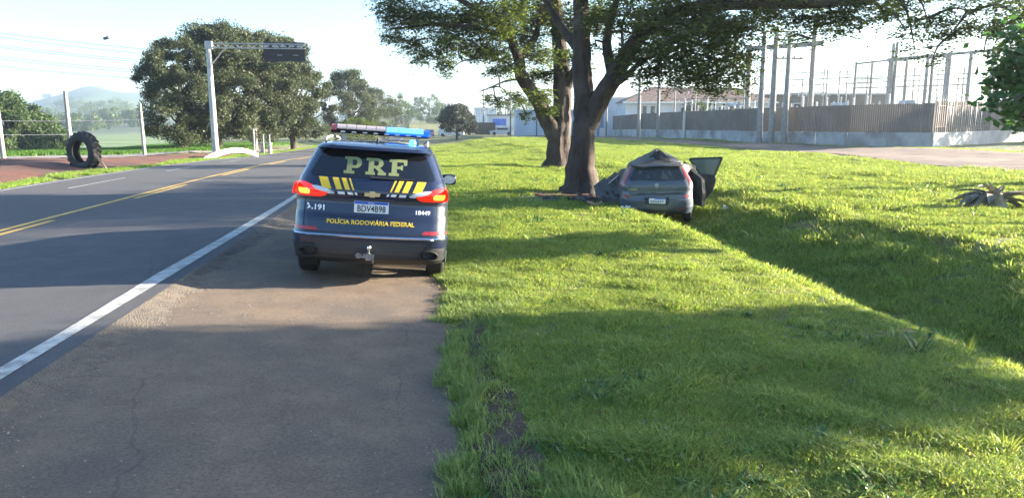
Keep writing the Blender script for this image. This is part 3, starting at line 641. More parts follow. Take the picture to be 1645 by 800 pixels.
    # dark inner wall so the arch is not see-through
def wheel(parent, x, y, z, r, wd, sg, rimr=.24, axle=0.):
    t = MB(); t.lathe([(rimr, -wd / 2), (r - .03, -wd / 2), (r - .008, -wd / 2 + .02), (r, -wd / 2 + .05), (r, wd / 2 - .05), (r - .008, wd / 2 - .02), (r - .03, wd / 2), (rimr, wd / 2)], 36, 'x', closed=True)
    tw = t.build('wheel', M['rubber'], parent, smooth=35, loc=(x, y, z))
    m2 = MB(); m2.lathe([(rimr + .005, wd / 2 * sg - .02 * sg), (rimr - .03, wd / 2 * sg - .06 * sg), (rimr - .03, -.05 * sg)], 28, 'x')
    for k in range(5):
        a = 2 * math.pi * k / 5; mt = Matrix.Rotation(a, 3, 'X'); m2.box((wd / 2 * sg - .05 * sg, 0, 0), (.03, .05, .44), 0, mtx=None) if k < 0 else m2.tube([(wd / 2 * sg - .04 * sg, 0, 0), (wd / 2 * sg - .04 * sg, (rimr - .02) * math.cos(a), (rimr - .02) * math.sin(a))], [.045, .03], 6)
    m2.lathe([(0, wd / 2 * sg - .01 * sg), (.05, wd / 2 * sg - .01 * sg), (.06, wd / 2 * sg - .05 * sg)], 14, 'x')
    m2.build('rim', M['alloy'], tw, smooth=40)
    return tw
def text_mb(txt, size, bold=0., sx=1.):
    cu = bpy.data.curves.new('t', 'FONT'); cu.body = txt; cu.size = size; cu.offset = bold; cu.align_x = 'CENTER'; cu.resolution_u = 3
    o = bpy.data.objects.new('t', cu); col.objects.link(o); dg = bpy.context.evaluated_depsgraph_get(); dg.update()
    me = bpy.data.meshes.new_from_object(o.evaluated_get(dg)); bpy.data.objects.remove(o)
    bm = bmesh.new(); bm.from_mesh(me); bmesh.ops.triangulate(bm, faces=bm.faces)
    V = [(v.co.x * sx, v.co.y) for v in bm.verts]; F_ = [tuple(v.index for v in f.verts) for f in bm.faces]; bm.free(); return V, F_
def on_rear(shell, V, F_, x0, z0, off, extr=.002):
    """letters laid on the rear skin"""
    return MB().add([(x0 + a, shell.rear(x0 + a, z0 + b) - off, z0 + b) for a, b in V], F_)
def rects(L): 
    V = []; F_ = []
    for q in L:
        b = len(V); V += list(q); F_.append(tuple(range(b, b + len(q))))
    return V, F_
def slab_letters():
    """P R F with slab serifs, cell 1 high"""
    def R_(x0, y0, x1, y1): return [(x0, y0), (x1, y0), (x1, y1), (x0, y1)]
    def arc(cx, cy, ro, ri, a0, a1, n=10, ex=1.):
        out = []
        for i in range(n):
            t0 = R(a0 + (a1 - a0) * i / n); t1 = R(a0 + (a1 - a0) * (i + 1) / n)
            out.append([(cx + ri[0] * math.cos(t0), cy + ri[1] * math.sin(t0)), (cx + ro[0] * math.cos(t0), cy + ro[1] * math.sin(t0)), (cx + ro[0] * math.cos(t1), cy + ro[1] * math.sin(t1)), (cx + ri[0] * math.cos(t1), cy + ri[1] * math.sin(t1))])
        return out
    def P(x): return [R_(x, 0, x + .52, .17), R_(x + .13, .17, x + .39, .83), R_(x, .83, x + .39, 1), R_(x + .39, .83, x + .55, 1), R_(x + .39, .33, x + .55, .5)] + arc(x + .55, .665, (.30, .335), (.06, .165), -90, 90)
    def Rr(x): return [R_(x, 0, x + .46, .17), R_(x + .13, .17, x + .39, .83), R_(x, .83, x + .39, 1), R_(x + .39, .83, x + .58, 1), R_(x + .39, .40, x + .56, .55)] + arc(x + .56, .70, (.29, .30), (.06, .14), -90, 90) + [[(x + .44, .42), (x + .66, .17), (x + .93, .17), (x + .70, .42)], R_(x + .60, 0, x + 1.0, .17)]
    def Fl(x): return [R_(x, 0, x + .50, .17), R_(x + .13, .17, x + .39, .83), R_(x, .83, x + .39, 1), R_(x + .39, .83, x + .88, 1), R_(x + .72, .64, x + .88, .83), R_(x + .39, .42, x + .66, .58), R_(x + .58, .36, x + .68, .66)]
    return P(0) + Rr(1.05) + Fl(2.18), 3.06

# ---------------- police car
gx, gy = -.635, 8.68
suv = empty('police_car', (gx, gy, gz(gx, 10.4) + .0), (0, R(4.0), 0), label='dark blue highway police sport utility car parked on the shoulder with its lights flashing', cat='car')
TS = [(.24, .78, .30, 4.40, .18, .3), (.28, .86, .14, 4.50, .2, .34), (.34, .895, .05, 4.56, .22, .36), (.46, .915, .015, 4.62, .22, .38), (.58, .92, .0, 4.64, .2, .38), (.615, .918, .0, 4.64, .2, .38), (.625, .912, .035, 4.64, .2, .38),
      (.70, .908, .06, 4.63, .2, .36), (.78, .905, .085, 4.61, .2, .34), (.86, .905, .13, 4.58, .2, .34), (.98, .908, .165, 4.52, .2, .34), (1.04, .906, .165, 4.36, .2, .34), (1.10, .90, .15, 3.9, .2, .3), (1.13, .895, .15, 3.62, .2, .25), (1.18, .885, .17, 3.45, .2, .22),
      (1.25, .865, .215, 3.30, .2, .2), (1.28, .850, .245, 3.22, .19, .2), (1.40, .800, .345, 2.95, .17, .18), (1.52, .748, .45, 2.66, .16, .16), (1.585, .715, .50, 2.48, .16, .16), (1.60, .705, .40, 2.42, .17, .16), (1.635, .675, .42, 2.28, .2, .18), (1.66, .62, .52, 2.1, .22, .2), (1.675, .52, .72, 1.9, .25, .25), (1.685, .36, 1.0, 1.6, .3, .3)]
S = Shell(TS, .09, .24)
zs = np.unique(np.round(np.concatenate([np.arange(.24, 1.66, .03), [t[0] for t in TS]]), 3))
bo = S.body(list(zs)).build('body', [M['carpaint'], M['blackplastic']], suv); cut_wheels(bo, [(.98, .35), (3.68, .35)], .395, .9)
me = bo.data; me.shade_smooth(); me.set_sharp_from_angle(angle=R(32))
for p in me.polygons:
    c = p.center
    p.material_index = 1 if c.z < .385 or (abs(c.x) < .86 and c.z < .5 and c.y < 4.4 and c.y > .5) else 0
if len(me.materials) < 2: me.materials.append(M['blackplastic'])
bump_ = S.patch(rows([(.40, -.60, .60), (.56, -.66, .66)]), .005).build('lower_bumper', mat('bumper_plastic', (.035, .037, .042), .5), suv, smooth=30)
# chrome strip across the bumper
mb = MB(); xs_ = np.linspace(-.88, .88, 40); prof = [(-.010, -.014), (-.022, 0), (-.010, .014), (.01, .014), (.01, -.014)]
vs = []
for x in xs_:
    zc = .612 - .02 * (abs(x) / .88) ** 2 * 0; y = S.rear(x, .60)
    for (dy, dz) in prof: vs.append((x, y + dy, zc + dz))
fs = [(i * 5 + k, i * 5 + (k + 1) % 5, (i + 1) * 5 + (k + 1) % 5, (i + 1) * 5 + k) for i in range(39) for k in range(5)]
mb.add(vs, fs + [(0, 1, 2, 3, 4), tuple(39 * 5 + k for k in (4, 3, 2, 1, 0))]); mb.build('chrome_strip', M['chrome'], suv, smooth=40)
# rear window and letters
rw = S.patch(rows([(1.275, -.70, .70), (1.30, -.735, .735), (1.45, -.665, .665), (1.56, -.61, .61), (1.578, -.58, .58)]), .005, n=30).build('rear_window', M['glass'], suv, smooth=40)
L_, wd = slab_letters(); k = .19; W_ = .74 / wd
fine = []
for q in L_: fine.append([(a * W_ - .37 + (.02 if True else 0), b * k) for a, b in q])
V, F_ = rects(fine); on_rear(S, V, F_, 0.0, 1.318, .0085).build('lettering', M['lettergreen'], rw)
# side glass, windshield
for side in ('left', 'right'):
    for nm, q in (('side_window', [(1.20, 2.22, 3.05), (1.30, 2.22, 2.86), (1.53, 2.22, 2.38)]), ('side_window', [(1.20, 1.28, 2.16), (1.53, 1.30, 2.16)]), ('side_window', [(1.24, .80, 1.22), (1.50, .98, 1.24)])):
        S.patch(rows(q, .05), .004, side).build(nm, M['glass'], suv, smooth=30)
    mb = MB(); sg = -1 if side == 'left' else 1
    for q in (.12, -.04): pass
    S.patch(rows([(.52, 1.5, 3.2), (.56, 1.5, 3.2)], .05), .012, side).build('side_trim', M['chrome'], suv)
    # wheel arch lip
    for yc in (.98, 3.68):
        a_ = MB(); a_.tube([(sg * .905, yc + .40 * math.cos(t), .35 + .40 * math.sin(t)) for t in np.linspace(-.25, math.pi + .25, 22)], .022, 6); a_.build('arch_trim', M['blackplastic'], suv, smooth=50)
        wl = MB(); wl.box((sg * .45, yc, .52), (.45, .84, .42)); wl.build('wheel_well', M['rubberseal'], suv)
    for yc in (.98, 3.68): wheel(suv, sg * .80, yc, .35, .352, .225, sg)
    # door handles, door lines
    for yc in (1.62, 2.62): MB().box((sg * .912, yc, 1.0), (.03, .17, .025)).build('door_handle', M['chrome'], suv)
    # mirror
    m = MB(); cxm = sg * 1.015; rg = []
    prof = [(-.02, .35), (.0, .8), (.03, 1.), (.09, .92), (.15, .62), (.18, .2)]
    vs = []; fs = []; nn = 20
    for (dy, sc_) in prof:
        for i in range(nn):
            a = 2 * math.pi * i / nn; ca, sa = math.cos(a), math.sin(a); e = .55
            vs.append((cxm + .115 * sc_ * abs(ca) ** e * (1 if ca > 0 else -1), 2.95 + dy, 1.12 + .085 * sc_ * abs(sa) ** e * (1 if sa > 0 else -1)))
    for i in range(len(prof) - 1):
        for q in range(nn): fs.append((i * nn + q, i * nn + (q + 1) % nn, (i + 1) * nn + (q + 1) % nn, (i + 1) * nn + q))
    fs += [tuple(range(nn)), tuple((len(prof) - 1) * nn + q for q in range(nn))]; m.add(vs, fs)
    m.box((sg * .915, 3.0, 1.075), (.10, .08, .035)); mo = m.build('side_mirror', M['carpaint'], suv, smooth=45)
    g = MB(); g.lathe([(0, 0), (.09, 0)], 20, 'y', (0, 0, 0)); g.v = [(cxm + x * 1.0, 2.925, 1.12 + z * .74) for x, y, z in g.v]; g.build('mirror_glass', M['tailclear'], mo)
    # roof rail
    r_ = MB(); r_.tube(smooth_path([(sg * .615, .72, 1.668), (sg * .625, .85, 1.698), (sg * .635, 1.5, 1.712), (sg * .62, 2.1, 1.69), (sg * .60, 2.25, 1.665)], 5), .016, 8); r_.build('roof_rail', M['steel'], suv, smooth=50)
    # tail lights
    sx = sg
    def pr(P, **kw): return S.patch(rows([(z, sx * a, sx * b) for z, a, b in P], .012), **kw)
    tl = pr([(1.035, .60, .893), (1.05, .545, .902), (1.10, .50, .90), (1.15, .64, .893), (1.185, .74, .884), (1.20, .80, .88)], off=.012, n=18).build('taillight', M['tailred'], suv, smooth=40)
    pr([(1.06, .735, .842), (1.075, .72, .86), (1.105, .72, .868), (1.125, .75, .862)], off=.016, n=10).build('brake_lens', M['tailamber'], tl, smooth=40)
    pr([(1.085, .43, .46), (1.10, .435, .58), (1.125, .49, .655), (1.15, .56, .69), (1.165, .64, .70)], off=.016, n=12).build('reversing_lens', M['tailclear'], tl, smooth=40)
    pr([(1.028, .40, .895), (1.04, .40, .904)], off=.009, n=16).build('lamp_surround', M['blackplastic'], tl)
    # red side part of the lamp reaching round the flank
    S.patch(rows([(1.05, .16, .40), (1.12, .16, .48), (1.19, .20, .38)], .03), .006, side).build('lamp_return', M['tailred'], tl)
    pr([(.655, .60, .90), (.69, .62, .893), (.695, .66, .89)], off=.008, n=12).build('reflector', M['reflector'], suv, smooth=40)
    # exhaust surround, pipe
    ex = pr([(.365, .58, .86), (.45, .60, .885), (.50, .66, .885)], off=.014, n=12).build('exhaust_surround', M['blackplastic'], suv, smooth=40)
    pi = MB(); pi.lathe([(.075, 0), (.082, -.02), (.082, .12), (.07, .12), (.068, 0)], 18, 'y', (0, 0, 0)); pi.v = [(sx * .70 + x * 1.25, S.rear(.70, .42) - .035 + y, .415 + z * .62) for x, y, z in pi.v]
    pi.build('exhaust_tip', mat('exhaust_steel', (.28, .27, .27), .35, metal=1.) if sg < 0 else bpy.data.materials['exhaust_steel'], suv, smooth=40)
    hl = S.patch(rows([(.80, sx * .52, sx * .86), (.90, sx * .48, sx * .87)], .03), .01, 'front').build('headlight', M['lampclear'], suv, smooth=40)
    # yellow and white slanting stripe marks
    F4 = []; F5 = []
    xx = [(.575, .47), (.415, .345), (.31, .255), (.225, .205)]
    for a, b in xx:
        F4.append([(sx * a, 1.135), (sx * b, 1.135), (sx * (b + .055), 1.265), (sx * (a + .055), 1.265)])
    for a, b in [(.57, .44), (.39, .31), (.275, .215), (.19, .165)]:
        F5.append([(sx * a, 1.078), (sx * b, 1.078), (sx * (b + .012), 1.108), (sx * (a + .012), 1.108)])
    def subd(Q):
        out = []
        for q in Q:
            for i in range(6):
                t0, t1 = i / 6, (i + 1) / 6; l = lambda p_, r__, t: (p_[0] + (r__[0] - p_[0]) * t, p_[1] + (r__[1] - p_[1]) * t)
                out.append([l(q[0], q[3], t0), l(q[1], q[2], t0), l(q[1], q[2], t1), l(q[0], q[3], t1)])
        return out
    V, F_ = rects(subd(F4)); on_rear(S, V, F_, 0, 0, .008).build('stripe_marking', M['letteryellow'], suv)
    V, F_ = rects(subd(F5)); on_rear(S, V, F_, 0, 0, .008).build('dash_marking', M['letterwhite'], suv)
# windshield
S.patch(rows([(1.16, -.76, .76), (1.28, -.74, .74), (1.50, -.66, .66), (1.56, -.62, .62)], .04), .006, 'front', n=20).build('windshield', M['glass'], suv, smooth=40)
S.patch(rows([(.48, -.62, .62), (.78, -.52, .52)], .04), .012, 'front', n=16).build('grille', M['blackplastic'], suv, smooth=40)
# badge: bow tie emblem
bt = [(-.085, -.022), (-.03, -.022), (-.024, -.034), (.036, -.034), (.03, -.022), (.085, -.022), (.098, .016), (.038, .018), (.03, .034), (-.03, .034), (-.024, .018), (-.085, .018)]
MB().prism([(a, b) for a, b in bt], S.rear(0, 1.1) - .022, S.rear(0, 1.1) + .004, lambda a, b, h: (a, h, 1.095 + b)).build('badge', mat('badge_metal', (.62, .50, .30), .3, metal=.7), suv)
# plate
pr_ = MB(); yp = S.rear(0, .93) - .012; pr_.box((0, yp - .003, .945), (.40, .010, .135)); pl = pr_.build('license_plate', M['plate'], suv)
MB().box((0, yp - .010, .995), (.392, .004, .032)).build('plate_band', M['plateblue'], pl)
V, F_ = text_mb('BDV4B98', .105, .0015, .80); MB().add([(a, yp - .0115, .892 + b) for a, b in V], F_).build('lettering', M['ink'], pl)
V, F_ = text_mb('BRASIL', .024, 0, 1.); MB().add([(a, yp - .0135, .987 + b) for a, b in V], F_).build('band_lettering', M['letterwhite'], pl)
MB().box((0, yp + .012, 1.028), (.52, .03, .03)).build('plate_handle', M['blackplastic'], suv)
def lay(txt, size, x0, z0, m, bold=.002, sx_=1., nm='lettering'):
    V, F_ = text_mb(txt, size, bold, sx_); on_rear(S, V, F_, x0, z0, .010).build(nm, m, suv)
lay('POLÍCIA RODOVIÁRIA FEDERAL', .066, .0, .745, M['letteryellow'], .0022, 1.08)
lay('191', .085, -.60, .885, M['letterwhite'], .0025, 1.15)
lay('18449', .066, .60, .885, M['letterwhite'], .002, 1.12)
V, F_ = rects([[(-.745, .885), (-.70, .905), (-.725, .935)], [(-.745, .93), (-.715, .93), (-.73, .955), (-.75, .955)], [(-.695, .885), (-.675, .885), (-.675, .90), (-.695, .90)]]); on_rear(S, V, F_, 0, 0, .010).build('phone_mark', M['letterwhite'], suv)
for sg in (-1, 1): S.patch(rows([(.645, sg * .772, sg * .780), (1.035, sg * .772, sg * .780)]), .004, n=1).build('tailgate_gap', M['rubberseal'], suv)
S.patch([(.640, -.78, .78), (.648, -.78, .78)], .004, n=20).build('tailgate_gap', M['rubberseal'], suv)
S.patch([(.822, -.56, .56), (.828, -.56, .56)], .004, n=20).build('tailgate_crease', M['rubberseal'], suv)
# tow hitch
h = MB(); yh = S.rear(0, .35) - .06; h.box((0, yh + .1, .37), (.07, .25, .06)); h.box((0, yh - .03, .40), (.13, .06, .055)); h.lathe([(0, .43), (.014, .43), (.014, .465), (.026, .475), (.030, .495), (.022, .515), (0, .522)], 14, 'z', (.0, yh - .04, 0)); h.lathe([(0, 0), (.035, 0), (.038, .03), (.03, .05), (0, .05)], 14, 'y', (-.115, yh - .06, .40)); h.box((-.07, yh - .03, .385), (.1, .03, .02)); h.box((.05, yh - .03, .345), (.015, .015, .06))
h.build('tow_hitch', M['chrome'], suv, smooth=40)
MB().tube([(-.03, S.rear(0, 1.29) - .03, 1.288), (.2, S.rear(.2, 1.30) - .032, 1.283), (.50, S.rear(.5, 1.29) - .02, 1.283)], [.014, .010, .006], 6).build('wiper', M['blackplastic'], suv)
MB().box((0, .43, 1.615), (.28, .03, .018)).build('brake_light_strip', M['reflector'], suv)
fin = MB(); fin.prism([(-.02, 1.672), (.13, 1.68), (.03, 1.745), (.005, 1.745)], -.022, .022, lambda a, b, h_: (h_ * (1.75 - b) / .075 * .9, .85 + a, b)); fin.build('antenna_fin', M['carpaint'], suv, smooth=30)
bk = MB(); bk.lathe([(0, .06), (.035, .055), (.045, .03), (.045, 0)], 16, 'z', (.44, .95, 1.68)); bk.build('blue_reflection', M['blueglow'], suv, smooth=40)  # added glowing dome, stands in for the blue reflection on the roof
# light bar
LBY, LBZ = 1.78, 1.80
def rbox(x0, x1, y0, y1, z0, z1, ends=0.):
    m_ = MB(); prof = [(y0 + .03, z0), (y0, z0 + .015), (y0 + .01, z1 - .03), (y0 + .05, z1), (y1 - .05, z1), (y1 - .01, z1 - .03), (y1, z0 + .015), (y1 - .03, z0)]
    n_ = len(prof); vs = [(x0, a, b) for a, b in prof] + [(x1, a, b) for a, b in prof]
    m_.add(vs, [tuple(range(n_)), tuple(range(2 * n_ - 1, n_ - 1, -1))] + [(i, (i + 1) % n_, n_ + (i + 1) % n_, n_ + i) for i in range(n_)]); return m_
lb = rbox(-.66, .66, LBY - .14, LBY + .14, LBZ - .045, LBZ + .0).build('light_bar', M['blackplastic'], suv, smooth=40)
for i in range(5): rbox(-.52 + .13 * i - .06, -.52 + .13 * i + .06, LBY - .145, LBY + .145, LBZ + .002, LBZ + .075).build('clear_lens', M['clearlens'], lb, smooth=40)
rbox(-.655, -.585, LBY - .13, LBY + .13, LBZ - .02, LBZ + .07).build('end_cap', M['redlens'], lb, smooth=40)
for i in range(4):
    x0 = .135 + .125 * i; q = rbox(x0 - .058, x0 + .058, LBY - .145, LBY + .145, LBZ + .012, LBZ + .075).build('lit_lamp', M['bluebright'], lb, smooth=40)
rbox(.07, .655, LBY - .148, LBY + .148, LBZ - .025, LBZ + .010).build('blue_lens', M['bluelens'], lb, smooth=40)
rbox(.58, .66, LBY - .12, LBY + .12, LBZ - .02, LBZ + .06).build('end_cap', M['bluelens'], lb, smooth=40)
for i in range(8): MB().box((-.50 + .145 * i, LBY - .152, LBZ - .022), (.06, .01, .016)).build('flood_lens', M['tailclear'], lb)
for sx in (-.5, .5): MB().box((sx, LBY, LBZ - .08), (.05, .16, .10)).build('mount', M['steel'], lb)
MB().box((0, 2.2, .35), (1.5, 3.6, .12)).build('underbody', M['rubberseal'], suv)

# ---------------- wrecked hatchback
wx, wy = 5.32, 16.15; wz = float(G0(5.3, 16.4))
wk = empty('wrecked_car', (wx, wy, -.33), (R(1.5), R(-1.0), R(-15)), label='wrecked grey hatchback with buckled roof and open doors, resting against the tree', cat='car')
TW = [(.20, .70, .2, 3.85, .2, .3), (.26, .80, .06, 3.9, .22, .3), (.40, .835, .0, 3.95, .24, .34), (.52, .84, -.01, 3.96, .24, .36), (.56, .84, -.01, 3.96, .24, .36), (.575, .835, .05, 3.96, .22, .36), (.66, .832, .065, 3.9, .22, .34),
      (.74, .828, .085, 3.8, .22, .3), (.84, .825, .08, 3.5, .22, .3), (.90, .815, .085, 3.1, .22, .24), (.96, .79, .11, 2.9, .2, .2), (1.0, .765, .14, 2.78, .19, .2), (1.2, .665, .30, 2.3, .16, .16), (1.29, .625, .37, 2.1, .15, .15), (1.305, .61, .28, 2.05, .16, .15), (1.34, .56, .36, 1.9, .2, .2), (1.355, .42, .6, 1.7, .25, .25)]
SW = Shell(TW, .09, .22)
zs = np.unique(np.round(np.concatenate([np.arange(.20, 1.35, .03), [t[0] for t in TW]]), 3))
from mathutils import noise as MN
def crush(x, y, z):
    """front left driven back by the trunk, roof folded to a peak"""
    k = max(0, min(1, (y - 1.5) / 1.2)); lf = max(0, min(1, (.5 - x) / 1.2))
    y2 = y - k * k * (.35 + .9 * lf) * max(0, y - 1.7) * .62
    x2 = x + k * lf * .26 - (.10 * k if x > 0 else 0)
    n1 = MN.noise(Vector((x * 2.3, y * 2.3, z * 2.3))); n2 = MN.noise(Vector((x * 6 + 5, y * 6, z * 6)))
    amp = .02 + .26 * k * (.4 + lf) + .05 * lf
    x2 += n1 * amp; y2 += n2 * amp * .5; z2 = z + n1 * amp * .6 + n2 * amp * .25
    if z > 1.1:
        a = max(0, 1 - abs(y - 1.75) / 1.05); b = max(0, 1 - abs(x - .08) / .62)
        z2 += .30 * a * b * min(1, (z - 1.1) / .2)
    elif z > .7: z2 -= .05 * k * (z - .7) / .4
    return (x2, y2, z2)
wb = SW.body(list(zs)).build('body', M['wreck'], wk); cut_wheels(wb, [(.66, .29), (3.1, .29)], .34, .84)
for v in wb.data.vertices: v.co = crush(*v.co)
wb.data.shade_smooth(); wb.data.set_sharp_from_angle(angle=R(26)); wb.data.materials.append(M['wreckdark']); wb.data.materials.append(M['roofwreck']) if 'roofwreck' in M else None
wroof = mat('wreck_roof', (.060, .058, .056), .55, (.10, .095, .09), 3., bump=.3, bscale=8); wb.data.materials.append(wroof)
for p in wb.data.polygons:
    c = p.center; p.material_index = 1 if (c.y > 1.5 and c.x < .2 and c.z < 1.0) or c.y > 2.6 or c.z < .27 else (2 if c.z > 1.24 and c.y > .35 else 0)
def wdef(mb_): mb_.v = [crush(*v) for v in mb_.v]; return mb_
g = wdef(SW.patch(rows([(1.0, -.60, .60), (1.03, -.635, .635), (1.20, -.545, .545), (1.275, -.50, .50)]), .008, n=24)).build('rear_window', M['wreckglass'], wk, smooth=40)
for x_, w_ in ((-.30, .26), (.22, .26)):
    hr = MB(); hr.v = []; prof = [(0, .0), (w_ * .42, .02), (w_ * .5, .10), (w_ * .38, .17), (0, .19)]
    hr.prism([(-w_ / 2, 0), (w_ / 2, 0), (w_ * .42, .15), (w_ * .25, .19), (-w_ * .25, .19), (-w_ * .42, .15)], -.02, .005, lambda a, b, h_: (x_ + a, SW.rear(x_ + a, 1.04 + b) - .010 + h_ * .2, 1.035 + b)); wdef(hr).build('headrest_shape', M['interior'], g)
for sg in (-1, 1):
    P = [(.86, .735, .80), (.98, .70, .765), (1.12, .625, .69), (1.25, .575, .635), (1.27, .585, .625)]
    tl = wdef(SW.patch(rows([(z, sg * a, sg * b) for z, a, b in P]), .012, n=8)).build('taillight', M['reflector'] if sg < 0 else mat('tail_red_unlit', (.50, .05, .05), .2, coat=.6), wk, smooth=40)
    wdef(SW.patch(rows([(.62, sg * .60, sg * .78), (.67, sg * .60, sg * .78)]), .012, n=6)).build('bumper_lamp', bpy.data.materials['tail_red_unlit'] if sg > 0 else M['reflector'], wk)
    wdef(SW.patch(rows([(.37, sg * .46, sg * .66), (.39, sg * .46, sg * .66)]), .008, n=6)).build('reflector', M['tailclear'] if sg < 0 else M['reflector'], wk)
wdef(SW.patch(rows([(.68, -.50, .56), (.725, -.56, .62)]), .004, n=18)).build('tailgate_gap', M['wreckdark'], wk)
wdef(SW.patch(rows([(.23, -.60, .60), (.345, -.66, .66)]), .006, n=18)).build('lower_bumper', M['blackplastic'], wk)
wdef(SW.patch(rows([(.47, -.27, .27), (.63, -.27, .27)], .03), .012, n=12)).build('plate_recess', M['blackplastic'], wk)
pb = MB(); pb.box((.0, SW.rear(0, .52) - .018, .555), (.38, .012, .12)); pw = wdef(pb).build('license_plate', M['plate'], wk)
yp2 = SW.rear(0, .52) - .0255
MB().box((0, yp2, .603), (.37, .003, .024)).build('plate_band', M['plateblue'], pw)
V, F_ = rects([[(-.155 + q * .045, .012), (-.125 + q * .045, .012), (-.125 + q * .045, .062), (-.155 + q * .045, .062)] for q in range(7)]); wdef(MB().add([(a, yp2 - .004, .507 + b) for a, b in V], F_)).build('plate_marks', mat('worn_ink', (.22, .24, .29), .6), pw)
bd = MB(); bd.lathe([(0, -.012), (.045, -.010), (.05, 0)], 18, 'y', (0, SW.rear(0, .90) - .01, .895)); wdef(bd).build('badge', M['steel'], wk, smooth=40)
V, F_ = rects([[(-.62, .80), (-.44, .80), (-.44, .815), (-.62, .815)], [(.42, .80), (.56, .80), (.56, .812), (.42, .812)]])
MB().add([(a, SW.rear(a, b) - .02, b) for a, b in V], F_).build('model_script', M['chrome'], wk)
for sg, yy in ((1, .66), (-1, .66), (1, 3.0)): wheel(wk, sg * .73, yy - (.5 if yy > 2 else 0), .27, .285, .17, sg, .19)
wu = MB(); wu.box((0, 1.2, .30), (1.30, 2.0, .16)); wu.build('underbody', M['wreckdark'], wk)
# crumpled bonnet and left flank folded against the trunk
cr = bmesh.new(); bmesh.ops.create_icosphere(cr, subdivisions=4, radius=1.)
for v in cr.verts:
    q = v.co.copy(); n1 = MN.noise(q * 1.8 + Vector((3, 1, 7))); n2 = MN.noise(q * 4.4); n3 = MN.noise(q * 9)
    s_ = 1 + .35 * n1 + .22 * abs(n2) + .1 * n3
    v.co = Vector((q.x * .50 * s_ - .66 + .10 * q.z, q.y * .95 * s_ + 2.2, max(.02, q.z * .52 * s_ + .48)))
me = bpy.data.meshes.new('crumpled_bonnet'); cr.to_mesh(me); cr.free(); me.materials.append(M['wreckdark']); link('crumpled_front', me, wk)
# jagged folded panels on the left flank
def panel(pts, m_, name, parent, th=.02):
    b = MB(); c = Vector((0, 0, 0)); P = [Vector(p) for p in pts]; nrm = (P[1] - P[0]).cross(P[2] - P[0]).normalized() * th
    n_ = len(P); b.add([tuple(p) for p in P] + [tuple(p + nrm) for p in P], [tuple(range(n_)), tuple(range(2 * n_ - 1, n_ - 1, -1))] + [(i, (i + 1) % n_, n_ + (i + 1) % n_, n_ + i) for i in range(n_)])
    return b.build(name, m_, parent)
panel([(-.84, 1.2, .35), (-1.05, 1.9, .42), (-1.22, 2.5, .75), (-.95, 2.2, 1.02), (-.72, 1.35, .98)], M['wreckdark'], 'torn_panel', wk)
panel([(-1.0, 1.7, .5), (-1.42, 2.2, .38), (-1.5, 2.6, .62), (-1.2, 2.5, .86)], M['wreckdark'], 'torn_panel', wk)
panel([(-.7, 1.0, 1.0), (-.62, .9, 1.22), (-.78, 1.7, 1.12), (-.9, 1.9, .95)], M['wreckdark'], 'torn_panel', wk)
panel([(-.9, 1.5, .95), (-.86, 1.5, 1.0), (-1.12, 2.3, .70), (-1.15, 2.3, .64)], M['tailclear'], 'trim_strip', wk, .012)
# buckled roof panel forming the peak
pb_ = bmesh.new(); nx_, ny_ = 22, 22; gr = []
for j_ in range(ny_ + 1):
    v_ = j_ / ny_; row = []
    for i_ in range(nx_ + 1):
        u_ = i_ / nx_; hw = .56 + .08 * v_; x_ = .0 - hw + 2 * hw * u_; y_ = .58 + 1.45 * v_
        edge_ = 1.325 - .16 * v_
        px_ = .08 + .06 * v_; a_ = max(0, 1 - abs(x_ - px_) / (.64 if x_ < px_ else .56)); b_ = min(1, v_ * 1.9) * (1 - .25 * max(0, v_ - .5))
        z_ = edge_ + .36 * (a_ ** 1.15) * b_ + .035 * MN.noise(Vector((x_ * 5, y_ * 5, 1))) + .02 * MN.noise(Vector((x_ * 12, y_ * 12, 4))) + .02 * abs(math.sin(x_ * 9 + y_ * 4))
        row.append(pb_.verts.new((x_ + .02 * MN.noise(Vector((x_ * 6, y_ * 6, 9))), y_, z_)))
    gr.append(row)
for j_ in range(ny_):
    for i_ in range(nx_): pb_.faces.new((gr[j_][i_], gr[j_][i_ + 1], gr[j_ + 1][i_ + 1], gr[j_ + 1][i_]))
bmesh.ops.solidify(pb_, geom=list(pb_.faces), thickness=.012)
me = bpy.data.meshes.new('buckled_roof'); pb_.to_mesh(me); pb_.free(); me.materials.append(wroof); me.shade_smooth(); me.set_sharp_from_angle(angle=R(22)); link('buckled_roof', me, wk)
# open doors on the right
def door(hy, ang, parent, L, frame):
    e = MB(); 
    pts = [(0, .28), (L - .22, .32), (L - .06, .52), (L, .80), (L - .04, .92), (.36, .95), (0, 1.26)] if frame else [(0, .28), (L, .30), (L + .03, .62), (L - .05, .95), (0, 1.2)]
    fn = lambda a, b, h_: (.80 + a * math.sin(ang) + h_ * math.cos(ang), hy - a * math.cos(ang) + h_ * math.sin(ang), b)
    e.prism(pts, -.04, .04, fn); d_ = e.build('door', M['wreckdark'], parent)
    if frame:
        f_ = MB()
        for a, b in (((.42, .93), (.14, 1.31)), ((.14, 1.31), (L + .13, 1.35)), ((L + .13, 1.35), (L - .04, .90))): f_.tube([fn(a[0], a[1], 0), fn(b[0], b[1], 0)], .026, 6)
        f_.build('window_frame', M['wreckdark'], d_); gl = MB(); gl.prism([(.44, .93), (.16, 1.30), (L + .11, 1.33), (L - .05, .92)], -.005, .005, fn); gl.build('window', mat('pale_glass', (.16, .19, .15), .15), d_)
    MB().box(fn(L - .15, .80, .05), (.03, .12, .03)).build('door_handle', M['steel'], d_)
    return d_
door(2.5, 1.25, wk, .82, True); door(1.72, .40, wk, .85, False)
